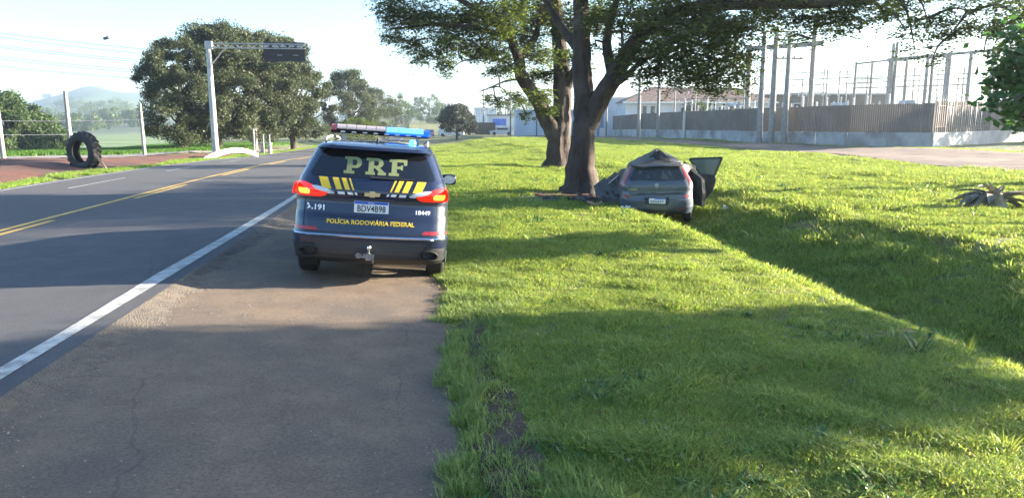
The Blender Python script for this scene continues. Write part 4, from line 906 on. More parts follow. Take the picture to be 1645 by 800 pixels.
# a mass of torn sheet and trim between right flank and door
panel([(.78, 1.1, .3), (1.02, 1.5, .28), (1.10, 1.9, .7), (1.0, 1.8, 1.2), (.66, 1.2, 1.28)], M['wreckdark'], 'torn_panel', wk)
# loose debris by the trunk
DB = 'debris scattered round the tree foot'
for i, (x, y, rz, ti, m_, lab, dm) in enumerate([(4.15, 17.3, .5, .5, 'wreckdark', 'dark torn bumper piece lying in front of the tree foot', (1.1, .34, .03)), (4.5, 16.9, -.3, .3, 'wreckdark', 'black plastic liner left of the wreck rear', (.7, .45, .03)), (3.75, 17.7, 1.1, .2, 'blackplastic', 'dark sheet leaning on the trunk base', (.5, .3, .02)),
                                          (4.0, 16.7, .4, .35, 'wood', 'pale broken strip on the soil by the trunk', (.42, .08, .03)), (4.6, 16.2, .1, .15, 'tailclear', 'small shiny fragment left of the rear wheel', (.22, .10, .02)), (7.3, 17.0, .9, .2, 'whitepaint', 'small white fragment in the grass right of the open door', (.16, .12, .04)), (3.2, 17.9, -.6, .1, 'wreckdark', 'flat dark fragment farthest left of the trunk', (.4, .2, .02))]):
    b = bmesh.new(); bmesh.ops.create_grid(b, x_segments=9, y_segments=5, size=.5)
    for v in b.verts: v.co = Vector((v.co.x * dm[0], v.co.y * dm[1], .12 * MN.noise(Vector((v.co.x * 4 + i, v.co.y * 4, i))) + .16 * v.co.x * v.co.x * ti * 3))
    g2 = bmesh.ops.extrude_face_region(b, geom=list(b.faces)); bmesh.ops.translate(b, vec=(0, 0, dm[2]), verts=[q for q in g2['geom'] if isinstance(q, bmesh.types.BMVert)])
    bmesh.ops.recalc_face_normals(b, faces=b.faces); me = bpy.data.meshes.new('car_debris'); b.to_mesh(me); b.free(); me.materials.append(M[m_])
    o = link('car_debris', me, None, (x, y, gz(x, y) + .06)); o.rotation_euler = (ti, ti * .4, rz); tag(o, lab, 'debris', DB)

# ------------------------------------------------------------------ left roadside: gantry, barrier, tyre, posts, wires
zg = gz(-13.2, 50.9)
ga = empty('sign_gantry', (-13.2, 50.9, zg), label='galvanised steel sign gantry with a single arm over the far lanes', cat='sign gantry')
mb = MB(); mb.tube([(0, 0, -.3), (-.02, 0, 3.6), (-.04, 0, 7.05)], [.22, .19, .15], 12); mb.build('pole', M['steel'], ga, smooth=50)
MB().lathe([(0, 0), (.34, 0), (.34, .06), (0, .06)], 12, 'z', (0, 0, .02)).build('base_plate', M['steel'], ga)
for dz in (-.14, .14):
    for dy in (-.13, .13): MB().box((2.95, dy, 6.98 + dz), (6.1, .05, .05)).build('arm_chord', M['steel'], ga)
br = MB()
for i in range(16):
    x0 = .1 + i * .37
    for dy in (-.13, .13): br.tube([(x0, dy, 6.84 if i % 2 else 7.12), (x0 + .37, dy, 7.12 if i % 2 else 6.84)], .014, 4)
tag(br.build('arm_lattice', M['steel'], ga), kind='stuff')
MB().tube([(.0, 0, 5.7), (1.0, 0, 6.82)], .035, 6).build('arm_brace', M['steel'], ga)
MB().box((0, 0, 7.0), (.42, .42, .48)).build('arm_bracket', M['steel'], ga)
sp = MB().box((4.65, .22, 6.65), (2.62, .05, 1.22)).build('sign_panel', M['signback'], ga)
MB().box((4.65, .05, 7.02), (2.5, .06, .10)).build('panel_rail', M['signback'], sp); MB().box((4.65, .14, 6.30), (2.5, .05, .05)).build('panel_rail', M['signback'], sp)
for i in range(5): MB().box((3.6 + i * .52, -.15, 6.98), (.34, .02, .11)).build('clamp_plate', M['steel'], sp)
for x in (4.35, 5.35): MB().box((x, .17, 6.44), (.32, .04, .035)).build('bracket_stub', M['steel'], sp)
# white arched parapet rail
pa = MB(); pts = smooth_path([(0, 0, -.1), (.35, .5, .14), (.75, 1.6, .34), (1.1, 2.9, .38), (1.45, 4.2, .24), (1.75, 5.6, -.06)], 5)
vs = []
for p in pts: vs += [(p.x - .1, p.y, p.z - .13), (p.x + .1, p.y, p.z - .13), (p.x + .1, p.y, p.z + .13), (p.x - .1, p.y, p.z + .13)]
pa.add(vs, [(i * 4 + k, i * 4 + (k + 1) % 4, i * 4 + 4 + (k + 1) % 4, i * 4 + 4 + k) for i in range(len(pts) - 1) for k in range(4)] + [(0, 1, 2, 3), tuple(len(vs) - k for k in (1, 2, 3, 4))])
o = pa.build('parapet_rail', M['whitepaint'], None, smooth=30, loc=(-12.3, 44.9, gz(-12.3, 45) + .05)); tag(o, 'white arched concrete parapet rail at the foot of the sign gantry', 'parapet')
for y_, h_ in ((46.3, .34), (48.6, .38)):
    pass
# tractor tyre standing on edge
ty = empty('tractor_tyre', (-13.5, 32.2, gz(-13.5, 32.2) + .68), (0, R(0), R(62)), label='huge black tractor tyre standing upright on the red soil bank', cat='tyre')
mb = MB(); mb.lathe([(.44, -.17), (.48, -.21), (.60, -.23), (.70, -.22), (.755, -.17), (.765, 0), (.755, .17), (.70, .22), (.60, .23), (.48, .21), (.44, .17), (.46, .12), (.60, .14), (.68, .10), (.68, -.10), (.60, -.14), (.46, -.12)], 48, 'x', closed=True)
mb.build('casing', M['rubber'], ty, smooth=40)
for k in range(22):
    for sg in (-1, 1):
        a = 2 * math.pi * (k + (.5 if sg > 0 else 0)) / 22; L = MB()
        pts = []
        for j in range(4):
            t = j / 3; aa = a + t * .16; xx = sg * (.0 + .22 * t); rr = .80 - .07 * t ** 3
            pts.append((xx, rr * math.cos(aa), rr * math.sin(aa)))
        L.tube(pts, [.030, .032, .032, .026], 5); L.build('tread_lug', M['rubber'], ty)
pp = MB(); pp.box((0, 0, 0), (.09, .07, .95), mtx=Matrix.Rotation(R(-32), 3, 'Y')); o = pp.build('wooden_prop', M['wood'], None, loc=(-12.55, 31.5, gz(-12.55, 31.5) + .24)); tag(o, 'short pale wooden prop leaning under the right side of the big tyre', 'wooden post')
# concrete posts with thin wires
GP = 'concrete posts along the side road'
PS = [(-20.5, 39.9, 3.4, 'leaning pale concrete post at the left edge beside the side road'), (-16.3, 37.6, 3.15, 'concrete post rising behind the big tyre'), (-16.5, 47.6, 3.1, 'slim concrete post standing left of the tree row')]
for (x, y, h_, lab) in PS:
    p = empty('concrete_post', (x, y, gz(x, y)), label=lab, cat='post', group=GP)
    MB().tube([(0, 0, -.2), (-.03, 0, h_)], [.115, .08], 8).build('shaft', M['concrete'], p, smooth=50)
    for k in (1.35, 2.1): MB().box((0, -.10, k), (.06, .10, .05)).build('wire_clip', M['steel'], p)
def wire(name, a, b, sag, r, label, grp=None):
    a, b = Vector(a), Vector(b); pts = [a.lerp(b, t) + Vector((0, 0, -4 * sag * t * (1 - t))) for t in np.linspace(0, 1, 22)]
    o = MB().tube(pts, r, 4).build(name, M['wire'] if grp != 'f' else M['steel'], None); tag(o, label, 'wire', grp if grp != 'f' else 'thin wires between the concrete posts'); return o
for k, nm in ((1.38, 'lower'), (2.15, 'upper')): wire('fence_wire', (-27, 43.5, gz(-24, 42) + k), (-16.5, 47.5, gz(-16.5, 47.5) + k), .12, .016, nm + ' thin wire strung between the concrete posts', 'f')
GWR = 'power lines crossing the sky on the left'
for i, (za, zb, dx) in enumerate([(9.9, 8.1, 0), (9.6, 7.75, .3), (8.75, 7.35, .3), (8.6, 7.1, 0), (7.75, 6.5, 0), (7.6, 6.3, .4), (6.85, 5.9, 0)]):
    wire('power_line', (-46, 70 + dx, za + 1.2), (-14, 66 + dx * 4, zb - .7), .5, .018, ['topmost faint power line', 'second power line from the top', 'third power line from the top', 'middle power line', 'third power line from the bottom', 'second power line from the bottom', 'lowest power line'][i] + ' crossing the sky left of the trees', GWR)
# poles carrying those lines, beyond the view edge and inside the tree row
for (x, y, lab) in ((-46, 70.3, 'tall concrete power pole beyond the left edge of the view'), (-14, 67., 'concrete power pole hidden inside the row of trees')):
    z0 = gz(x, y); p = empty('power_pole', (x, y, z0), label=lab, cat='power pole'); MB().tube([(0, 0, -.3), (0, 0, 11.2 if x < -20 else 8.4)], [.17, .11], 10).build('shaft', M['concrete'], p, smooth=50)
    for k in range(3): MB().box((0, 0, (8.6 if x < -20 else 5.9) + k * .95), (.12, 2., .10)).build('crossarm', M['wood'], p)
bd_ = MB(); bd_.lathe([(0, -.16), (.05, -.12), (.075, -.02), (.06, .08), (.03, .14), (0, .20)], 10, 'x'); bd_.add([(-.05, 0, .02), (.08, 0, .02), (.03, .30, .16), (-.05, .26, .14)], [(0, 1, 2, 3)]); bd_.add([(-.05, 0, .02), (.08, 0, .02), (.03, -.26, -.14), (-.05, -.24, -.10)], [(0, 1, 2, 3)])
bd_.add([(-.13, .02, 0), (-.13, -.02, 0), (-.26, -.05, -.01), (-.26, .05, -.01)], [(0, 1, 2, 3)])
tag(bd_.build('bird', M['bird'], None, loc=at(170, 62, 40)), 'small dark bird flying high left of the trees', 'bird')
# thin sign posts and stone blocks near tree row
for (px, h_, lab, wdt) in ((409, 1.9, 'thin grey stake left of the stone block under the trees', .05), (424, 1.5, 'thin stake behind the stone block under the trees', .04), (434, 1.5, 'thin stake right of the stone block under the trees', .04)):
    x, y, _ = at(px, 243, 56); MB_ = MB(); MB_.tube([(0, 0, -.2), (0, 0, h_)], wdt, 6); MB_.box((0, 0, h_), (.14, .14, .05)); o = MB_.build('stake', M['steel'], None, loc=(x, y, gz(x, y))); tag(o, lab, 'stake', 'stakes under the trees')
x, y, _ = at(428, 243, 57); mb = MB(); mb.box((-.28, 0, .35), (.22, .35, .9)); mb.box((.28, 0, .30), (.22, .35, .8)); mb.box((0, 0, .80), (.86, .42, .12)); tag(mb.build('stone_bench', M['concrete'], None, loc=(x, y, gz(x, y))), 'small grey stone stand under the trees by the road', 'stand')

# ------------------------------------------------------------------ right side: fence, substation, poles, buildings
def pol(P):
    out = []; 
    for a, b in zip(P, P[1:]):
        L = math.dist(a, b); k = max(1, int(L / 2.5)); out += [(a[0] + (b[0] - a[0]) * i / k, a[1] + (b[1] - a[1]) * i / k) for i in range(k)]
    return out + [P[-1]]
FP = [(28.6, 108.6), (28.7, 80), (29.4, 61.5), (31.6, 52.), (34.5, 46.8)]; FP2 = [(34.5, 46.8), (42.9, 52.0), (62, 62)]
fe = empty('concrete_fence', (29.4, 61.5, gz(29.4, 61.5)), label='long brown slatted fence on a whitewashed wall round the substation', cat='fence'); fo = Vector(fe.location)
pts = pol(FP)
def rib(mb_, a, b, z0, z1, th):
    dx, dy = b[0] - a[0], b[1] - a[1]; L = math.hypot(dx, dy); nx, ny = -dy / L * th / 2, dx / L * th / 2
    vs = []
    for (x, y) in (a, b):
        g_ = float(G0(x, y))
        for z in (z0, z1):
            for s in (-1, 1): vs.append((x + nx * s - fo.x, y + ny * s - fo.y, g_ + z - fo.z))
    mb_.add(vs, [(0, 1, 3, 2), (4, 6, 7, 5), (0, 4, 5, 1), (2, 3, 7, 6), (0, 2, 6, 4), (1, 5, 7, 3)])
for a, b in zip(pts, pts[1:]):
    m_ = MB(); q = (a[0] + (b[0] - a[0]) * .985, a[1] + (b[1] - a[1]) * .985); rib(m_, a, q, -.3, .97 + rnd.uniform(-.02, .02), .18); m_.build('wall_panel', M['wallbase'], fe)
for a, b in list(zip(pol(FP2), pol(FP2)[1:])):
    m_ = MB(); rib(m_, a, b, -.3, .97, .18); m_.build('wall_panel', M['wallbase'], fe)
sl = MB(); 
for a, b in zip(pts, pts[1:]):
    L = math.dist(a, b); n_ = int(L / .15)
    for i in range(n_):
        t = (i + .5) / n_; x = a[0] + (b[0] - a[0]) * t; y = a[1] + (b[1] - a[1]) * t; rz = math.atan2(b[1] - a[1], b[0] - a[0]); g_ = float(G0(x, y))
        sl.box((x - fo.x, y - fo.y, g_ + 1.96 - fo.z), (.138, .045, 1.98 + rnd.uniform(-.05, .05)), rz + rnd.uniform(-.06, .06))
tag(sl.build('slats', M['fencec'], fe), kind='stuff')
# gapped section with slats standing apart
gp_ = [(34.6, 46.86), (42.9, 52.0)]; L = math.dist(*gp_); rz = math.atan2(gp_[1][1] - gp_[0][1], gp_[1][0] - gp_[0][0]); me_s = None
for i in range(30):
    t = (i + .5) / 30; x = gp_[0][0] + (gp_[1][0] - gp_[0][0]) * t; y = gp_[0][1] + (gp_[1][1] - gp_[0][1]) * t; g_ = float(G0(x, y))
    if me_s is None: o = MB().box((0, 0, 1.02), (.11, .07, 2.15)).build('slat', M['fencec'], fe); me_s = o.data
    else: o = link('slat', me_s, fe)
    o.location = (x - fo.x, y - fo.y, g_ + .98 - fo.z); o.rotation_euler = (rnd.uniform(-.02, .02), rnd.uniform(-.015, .015), rz)
for z in (1.35, 2.75):
    m_ = MB(); rib(m_, gp_[0], gp_[1], z, z + .06, .03); m_.build('rail', M['fencec'], fe)
m_ = MB(); rib(m_, (42.95, 52.03), (62, 62), .98, 3.1, .10); m_.build('slat_panel', M['fencec'], fe)
# coil of white insulator like wire along the gapped top
cw = MB(); cp = []
for i in range(220):
    t = i / 219; x = gp_[0][0] + (gp_[1][0] - gp_[0][0]) * t; y = gp_[0][1] + (gp_[1][1] - gp_[0][1]) * t; a = t * 2 * math.pi * 24
    cp.append((x - fo.x + .16 * math.cos(a) * .3, y - fo.y + .16 * math.cos(a), float(G0(x, y)) + 3.3 + .2 * math.sin(a) - fo.z))
cw.tube(cp, .016, 4); cw.build('razor_wire', M['steel'], fe)
# low white wall end at left of fence
o = MB().box((0, 0, .6), (1.2, .2, 1.3)).build('gate_wall', M['bwall'], None, loc=(27.3, 109, gz(27.3, 109))); tag(o, 'short white wall at the far left end of the slatted fence', 'wall')

GPW = 'poles standing before the substation fence'
def power_pole(px, py0, d, top, r, lab, arms=(), name='power_pole', m_='concrete'):
    x, y, z = at(px, py0, d); z0 = gz(x, y); H_ = at(px, top, d)[2] - z0
    p = empty(name, (x, y, z0), label=lab, cat='power pole', group=GPW)
    MB().tube([(0, 0, -.3), (0, 0, H_)], [r, r * .6], 10).build('shaft', M[m_], p, smooth=50)
    for (h_, L_) in arms:
        MB().box((0, 0, H_ - h_), (L_, .11, .12)).build('crossarm', M['wood'], p)
        for s in (-.42, -.2, .2, .42): MB().lathe([(0, 0), (.05, 0), (.06, .06), (.03, .14), (0, .15)], 8, 'z', (s * L_, 0, H_ - h_ + .06)).build('insulator', M['glaze'], p)
    return p
power_pole(1219, 228, 61, 56, .27, 'grey pole farthest left of the cluster before the slatted fence')
power_pole(1238, 230, 60.5, 48, .27, 'tall grey pole second from left in the cluster before the fence', [(.35, 2.6)])
power_pole(1259, 230, 60, 58, .27, 'thick grey pole with low crossarm in the cluster before the fence', [(1.9, 2.4)])
power_pole(1056, 219, 80, 100, .20, 'dark pole before the fence rising into the foliage')
power_pole(1026, 200, 84, 112, .24, 'pole with pale right edge standing before the pale warehouse')
power_pole(974, 212, 95, 130, .12, 'thin dark pole just right of the struck tree', m_='wire')
power_pole(820, 212, 125, 125, .14, 'slim tall pole standing left of the forked trunk', m_='wire')
power_pole(777, 210, 145, 140, .13, 'far pole with two crossarms beside the ribbed white building', [(.6, 2.8), (3.2, 2.2)], m_='wire')
power_pole(862, 212, 120, 140, .13, 'thin pole seen left of the forked trunk base', m_='wire')
# H frame of the substation
def frame_tower(name, posts, beams, lab, pr_=.22, group='concrete portal frames of the substation', insul=0):
    xs = [at(*q[:2], q[2]) for q in posts]; x0, y0 = xs[0][0], xs[0][1]; z0 = gz(x0, y0)
    p = empty(name, (x0, y0, z0), label=lab, cat='portal frame', group=group); o_ = Vector((x0, y0, z0))
    for (px, top, d), q in zip(posts, xs): MB().tube([Vector((q[0], q[1], z0 - .4)) - o_, Vector(q) - o_], [pr_, pr_ * .72], 8).build('post', M['concrete'], p, smooth=50)
    for (a, b, th) in beams:
        A_, B_ = Vector(at(*a)) - o_, Vector(at(*b)) - o_; D_ = B_ - A_; n_ = D_.normalized(); sd = Vector((-n_.y, n_.x, 0)).normalized() * th / 2; up_ = Vector((0, 0, th / 2))
        MB().add([A_ - sd - up_, A_ + sd - up_, A_ + sd + up_, A_ - sd + up_, B_ - sd - up_, B_ + sd - up_, B_ + sd + up_, B_ - sd + up_], [(0, 1, 2, 3), (7, 6, 5, 4), (0, 4, 5, 1), (1, 5, 6, 2), (2, 6, 7, 3), (3, 7, 4, 0)]).build('beam', M['concrete'], p)
        if insul:
            for k in range(insul):
                c = A_.lerp(B_, (k + .7) / (insul + .4)); MB().lathe([(0, 0), (.07, -.05), (.03, -.12), (.08, -.18), (.03, -.26), (.08, -.32), (.0, -.45)], 7, 'z', tuple(c - up_)).build('insulator', M['porcelain'], p)
    return p
frame_tower('portal_frame', [(1247, 60, 70), (1311, 25, 70), (1205, 78, 71)], [((1200, 79, 70.6), (1322, 70, 70), .42)], 'tall concrete portal frame with a heavy crossbeam behind the pole cluster', .30)
frame_tower('portal_frame', [(1376, 100, 92), (1402, 98, 92), (1430, 95, 91)], [((1376, 103, 92), (1430, 97, 91), .22), ((1376, 128, 92), (1430, 126, 91), .14)], 'small concrete frame at the left end of the switchyard rows', .22, insul=4)
frame_tower('portal_frame', [(1436, 70, 86), (1442, 68, 86), (1458, 92, 86), (1491, 90, 84), (1500, 88, 84), (1523, 86, 83)], [((1425, 97, 86), (1530, 88, 83), .38)], 'double post concrete frame with a thick beam in the middle of the switchyard', .24, insul=5)
frame_tower('portal_frame', [(1527, 84, 78), (1561, 82, 77), (1597, 80, 76), (1622, 78, 75)], [((1522, 88, 78), (1632, 78, 75), .28)], 'widest concrete frame at the right of the switchyard', .26)
frame_tower('portal_frame', [(1330, 112, 100), (1350, 112, 100), (1290, 125, 102)], [((1240, 130, 103), (1370, 125, 99), .14), ((1260, 138, 103), (1400, 134, 97), .14)], 'low concrete frame carrying thin bars right of the pole cluster', .13, insul=6)
frame_tower('portal_frame', [(1395, 112, 96), (1470, 108, 92), (1550, 108, 88), (1600, 108, 85)], [((1370, 126, 97), (1620, 116, 84), .14), ((1370, 134, 97), (1620, 124, 84), .14), ((1370, 142, 97), (1620, 134, 84), .18)], 'long low bus bar frame running across the switchyard', .13, insul=9)
# insulator columns and breakers
me_i = None; GI = 'insulator columns of the switchyard'
for i in range(46):
    px = 1100 + i * 11.2 + rnd.uniform(-4, 4); d = 82 + rnd.uniform(-6, 14); x, y, _ = at(px, 200, d); z0 = gz(x, y)
    if me_i is None:
        m_ = MB(); prof = [(0, 0), (.16, 0), (.16, 2.4), (.06, 2.42)]
        for k in range(7): prof += [(.07, 2.5 + k * .17), (.13, 2.54 + k * .17), (.13, 2.58 + k * .17), (.07, 2.62 + k * .17)]
        m_.lathe(prof + [(0, 3.75)], 8, 'z'); o = m_.build('insulator', [M['porcelain']], None, smooth=40); me_i = o.data
    else: o = link('insulator', me_i)
    o.location = (x, y, z0); o.scale = (1, 1, rnd.uniform(.95, 1.25)); tag(o, 'pale ribbed insulator column standing in the switchyard behind the slatted fence', 'insulator', GI)
def transformer(px, d, lab):
    x, y, _ = at(px, 200, d); p = empty('transformer', (x, y, gz(x, y)), (0, 0, -.3), label=lab, cat='transformer', group='grey transformers of the switchyard')
    MB().box((0, 0, 2.1), (2.6, 1.8, 2.4)).build('tank', M['steel'], p); 
    for k in range(7): MB().box((-1.2 + k * .4, -1.15, 2.1), (.10, .45, 1.9)).build('fin', M['steel'], p)
    MB().lathe([(0, -.9), (.34, -.9), (.34, .9), (0, .9)], 12, 'x', (0, 0, 3.75)).build('conservator', M['steel'], p, smooth=40)
    for k in (-.7, 0, .7): MB().lathe([(.10, 3.3), (.16, 3.36), (.09, 3.5), (.15, 3.6), (.08, 3.75), (.13, 3.85), (.05, 4.1), (0, 4.15)], 8, 'z', (k, .4, 0)).build('bushing', M['glaze'], p)
frame_tower('portal_frame', [(1478, 118, 98), (1508, 112, 98), (1540, 120, 96), (1580, 118, 94)], [((1465, 122, 98), (1590, 118, 94), .10), ((1465, 146, 98), (1590, 142, 94), .12)], 'thin busbar frame low behind the widest concrete frame', .10, insul=8)
frame_tower('portal_frame', [(1085, 140, 104), (1118, 138, 103), (1150, 140, 102), (1196, 138, 100)], [((1080, 146, 104), (1200, 144, 100), .14), ((1080, 160, 104), (1200, 158, 100), .12)], 'low busbar frame left of the pole cluster behind the fence', .12, insul=7)
frame_tower('portal_frame', [(1268, 112, 96), (1325, 110, 95), (1362, 112, 95)], [((1262, 118, 96), (1368, 116, 95), .12), ((1262, 150, 96), (1368, 148, 95), .12)], 'thin frame between the tall crossbeam and the switchyard rows', .11, insul=8)
for i in range(10):
    a_, b_ = at(1205 + i * 9, 74 + (i % 4) * 14, 70 + i * .6), at(1380 + i * 22, 98 + (i % 4) * 13, 92 - i)
    wire('bus_wire', a_, b_, .5, .014, ['upper', 'second', 'third', 'lower', 'slack', 'short', 'thin', 'long', 'middle', 'last'][i] + ' thin bus wire hanging between the concrete frames of the switchyard', 'wires of the switchyard')
transformer(1180, 92, 'grey transformer behind the fence left of the pole cluster'); transformer(1345, 90, 'grey transformer behind the fence right of the tall frame'); transformer(1452, 84, 'grey transformer behind the fence near the middle frames')
# grey switch house and pale wall behind the yard
def house(name, c, L, Wd, h_, roof, lab, wm, rm, wins, rz=0., ridge=1.5, doors=(), over=.5):
    p = empty(name, (c[0], c[1], gz(c[0], c[1])), (0, 0, rz), label=lab, cat='building')
    MB().box((0, 0, h_ / 2 - .2), (L, Wd, h_ + .4)).build('wall', M[wm], p)
    if roof == 'hip':
        a, b = L / 2 + over, Wd / 2 + over; r_ = MB(); r_.add([(-a, -b, h_), (a, -b, h_), (a, b, h_), (-a, b, h_), (-a + b, 0, h_ + ridge), (a - b, 0, h_ + ridge)], [(0, 1, 5, 4), (1, 2, 5), (2, 3, 4, 5), (3, 0, 4), (3, 2, 1, 0)]); rf = r_.build('roof', M[rm], p)
        MB().box((0, -b - .02, h_ - .1), (2 * a, .08, .22)).build('eaves_board', M['whitepaint'], rf)
    else:
        r_ = MB(); r_.box((0, 0, h_ + .12), (L + over, Wd + over, .24)); r_.build('roof', M[rm], p)
    for (x, z, w_, hh) in wins:
        w1 = MB().box((x, -Wd / 2 - .02, z), (w_, .1, hh)).build('window', M['whitepaint'], p); MB().box((x, -Wd / 2 - .08, z), (w_ - .16, .03, hh - .16)).build('pane', M['window'], w1)
    for (x, w_, hh) in doors: MB().box((x, -Wd / 2 - .04, hh / 2), (w_, .1, hh)).build('door', M['bluedoor'], p)
    return p
house('substation_building', (42, 112), 22, 9, 5.1, 'hip', 'white control building with brown hipped roof behind the fence', 'bwall', 'roofbrown', [(-8.2, 3.8, .8, 1.6), (-7, 3.8, .8, 1.6), (-2, 3.8, 1.6, .9), (3.2, 3.8, .9, 1.2), (4.4, 3.8, .9, 1.2), (7, 3.8, 1.2, 1.2)], -.12, 2.3)
house('warehouse', (34.5, 124), 16, 9, 6.1, 'flat', 'pale blue warehouse with dark blue doors right of the struck tree', 'bluewall', 'bwall', [(-6, 4.6, 1.2, .6)], -.10, doors=((-4.6, 1.0, 5.2), (-.4, 1.1, 5.2), (1.9, 1.1, 5.2), (5.6, .8, 5)))
house('switch_house', (58, 112), 26, 8, 6.0, 'flat', 'long grey switch house behind the switchyard', 'fencec', 'steel', [(-8, 4.4, 1.2, .8), (-4, 4.4, 1.2, .8), (0, 4.4, 1.2, .8)], -.25)
p = empty('ribbed_building', (14.2, 160, gz(14.2, 160)), (0, 0, -.05), label='tall white ribbed sheet building right of the lone dark tree', cat='building')
MB().box((0, 0, 2.6), (4.6, 6, 5.6)).build('wall', M['silo'], p); MB().box((0, 0, 5.5), (4.9, 6.3, .25)).build('roof', M['whitepaint'], p)
for k in range(9): MB().box((-2.2 + k * .55, -3.06, 2.9), (.14, .12, 4.8)).build('rib', M['whitepaint'], p)
MB().box((0, -3.03, .5), (4.4, .1, 1.1)).build('dark_base', M['blackplastic'], p)
p = empty('shop_building', (17.3, 146, gz(17.3, 146)), (0, 0, -.1), label='low shop with a bright blue front right of the ribbed building', cat='building')
MB().box((0, 0, 1.8), (7.5, 5, 3.9)).build('wall', M['bwall'], p); MB().box((-1.6, -2.56, 1.9), (2.6, .12, 2.5)).build('blue_front', M['blueshop'], p); MB().box((-1.4, -2.66, 1.5), (1.9, .06, .8)).build('shop_window', M['silo'], p); MB().box((0, 0, 3.85), (7.9, 5.4, .2)).build('roof', M['roofbrown'], p)
MB().box((1.9, -2.56, 1.2), (1.2, .1, 2.4)).build('door', M['window'], p)
p = empty('grey_building', (21.5, 128, gz(21.5, 128)), (0, 0, -.08), label='long grey walled building behind the forked tree', cat='building')
MB().box((0, 0, 2.0), (10, 6, 4.4)).build('wall', M['bluewall'], p); MB().box((0, 0, 4.3), (10.5, 6.5, .2)).build('roof', M['bwall'], p)
for k in range(5): w1 = MB().box((-3.8 + k * 1.9, -3.03, 2.9), (1.0, .1, .8)).build('window', M['whitepaint'], p); MB().box((-3.8 + k * 1.9, -3.10, 2.9), (.8, .06, .6)).build('pane', M['window'], w1)
# distant small houses on the hillside
for i, (px, py, d) in enumerate([(77, 171, 1500), (560, 196, 700)]):
    x, y, _ = at(px, py, d); z0 = gz(x, y) + float(hillh(x, y)); p = empty('farm_house', (x, y, z0), label=['tiny white farm house high on the hazy hillside', 'small farm house far behind the tree row'][i], cat='house', group='far farm houses')
    MB().box((0, 0, 2.5), (14, 8, 5.5)).build('wall', M['bwall'], p); MB().prism([(-4.6, 5.2), (4.6, 5.2), (0, 8)], -7.5, 7.5, lambda a, b, h_: (h_, a, b)).build('roof', M['roofbrown'], p)

# distant vehicles
def far_car(x, y, rz, m_, lab, L=4.2, H_=1.45, W_=1.75, van=False, group='vehicles far down the road'):
    p = empty('van' if van else 'car', (x, y, float(G0(x, y)) + .06), (0, 0, rz), label=lab, cat='van' if van else 'car', group=group)
    b = MB(); b.prism([(-L / 2, .3), (L / 2, .3), (L / 2, .75), (L * .28, .9), (L * .14, H_), (-L * .36, H_), (-L * .48, .95)] if not van else [(-L / 2, .3), (L / 2, .3), (L / 2, 1.0), (L * .36, H_), (-L / 2, H_)], -W_ / 2, W_ / 2, lambda a, c, h_: (h_, a, c)); b.build('body', M[m_], p)
    for s in (-1, 1):
        MB().box((s * W_ / 2, -.1, H_ - .32), (.03, L * .45, .34)).build('side_window', M['window'], p)
        for q in (-.3, .32): MB().lathe([(0, -.1), (.31, -.1), (.31, .1), (0, .1)], 14, 'x', (s * (W_ / 2 - .08), q * L, .31)).build('wheel', M['rubber'], p)
        MB().box((s * W_ * .36, -L / 2 - .01, .8), (.25, .04, .16)).build('taillight', M['tailred'], p)
        MB().box((s * W_ * .36, L / 2 + .01, .68), (.25, .04, .14)).build('headlight', M['whitepaint'], p)
    MB().box((0, -L * .44 if not van else -L / 2, H_ - .36), (W_ * .8, .12, .36)).build('rear_window', M['window'], p); MB().box((0, L * .22 if not van else L * .46, H_ - .3), (W_ * .8, .2, .34)).build('windshield', M['window'], p)
x, y, _ = at(685, 211, 150); far_car(x + .6, y, .0, 'carb', 'blue car in the right lane far beyond the police car')
x, y, _ = at(725, 212, 138); far_car(x, y, 1.4, 'carw', 'white van parked behind the lone dark tree', 4.8, 2.0, van=True)
x, y, _ = at(770, 210, 140); far_car(x, y, 1.5, 'blackplastic', 'dark truck parked before the ribbed white building', 6., 2.3, van=True)
x, y, _ = at(806, 211, 132); far_car(x, y, 1.5, 'carw', 'pale car parked before the blue shop front')

# ------------------------------------------------------------------ plants on the verge
def blade_strip(mb_, base, az, L, wd, lift, droop, n=6, mi=0, fold=.25):
    d = Vector((math.cos(az), math.sin(az), 0)); s = Vector((-math.sin(az), math.cos(az), 0)); p = Vector(base); v = Vector((d.x, d.y, lift)).normalized(); vs = []
    for i in range(n + 1):
        t = i / n; w_ = wd * (math.sin(math.pi * min(1, .12 + t * .88)) ** .7) * (1 - t * .35) / 2
        vs += [p - s * w_ + Vector((0, 0, w_ * fold)), p, p + s * w_ + Vector((0, 0, w_ * fold))]; p = p + v * (L / n); v = (v + Vector((0, 0, -droop / n))).normalized()
    mb_.add(vs, [(i * 3 + k, i * 3 + k + 1, i * 3 + k + 4, i * 3 + k + 3) for i in range(n) for k in range(2)], mi)
ax, ay, _ = at(1597, 338, 16.2); az_ = gz(ax, ay)
ag = empty('dead_agave', (ax, ay, az_ - .05), label='grey dried rosette plant with drooping leaves lying on the lawn at right', cat='plant')
mb = MB(); mb.lathe([(.26, -.05), (.24, .12), (.17, .26), (.10, .42), (0, .5)], 12, 'z'); mb.build('stump', M['fallen'], ag, smooth=50)
for i in range(30):
    a = (math.pi + rnd.uniform(-.9, .8)) if i % 3 else rnd.uniform(-.6, .8); m_ = MB(); blade_strip(m_, (.08 * math.cos(a), .08 * math.sin(a), rnd.uniform(.16, .36)), a, rnd.uniform(.5, 1.0), rnd.uniform(.18, .28), rnd.uniform(.0, .7), rnd.uniform(.5, 1.5), 7, fold=.5); m_.build('leaf', M['fallen'], ag, fix=False)
for i in range(8): m_ = MB(); blade_strip(m_, (0, 0, .25), rnd.uniform(0, 6.28), rnd.uniform(.25, .42), .24, rnd.uniform(1.3, 3), .5); m_.build('leaf', M['fallen'], ag, fix=False)
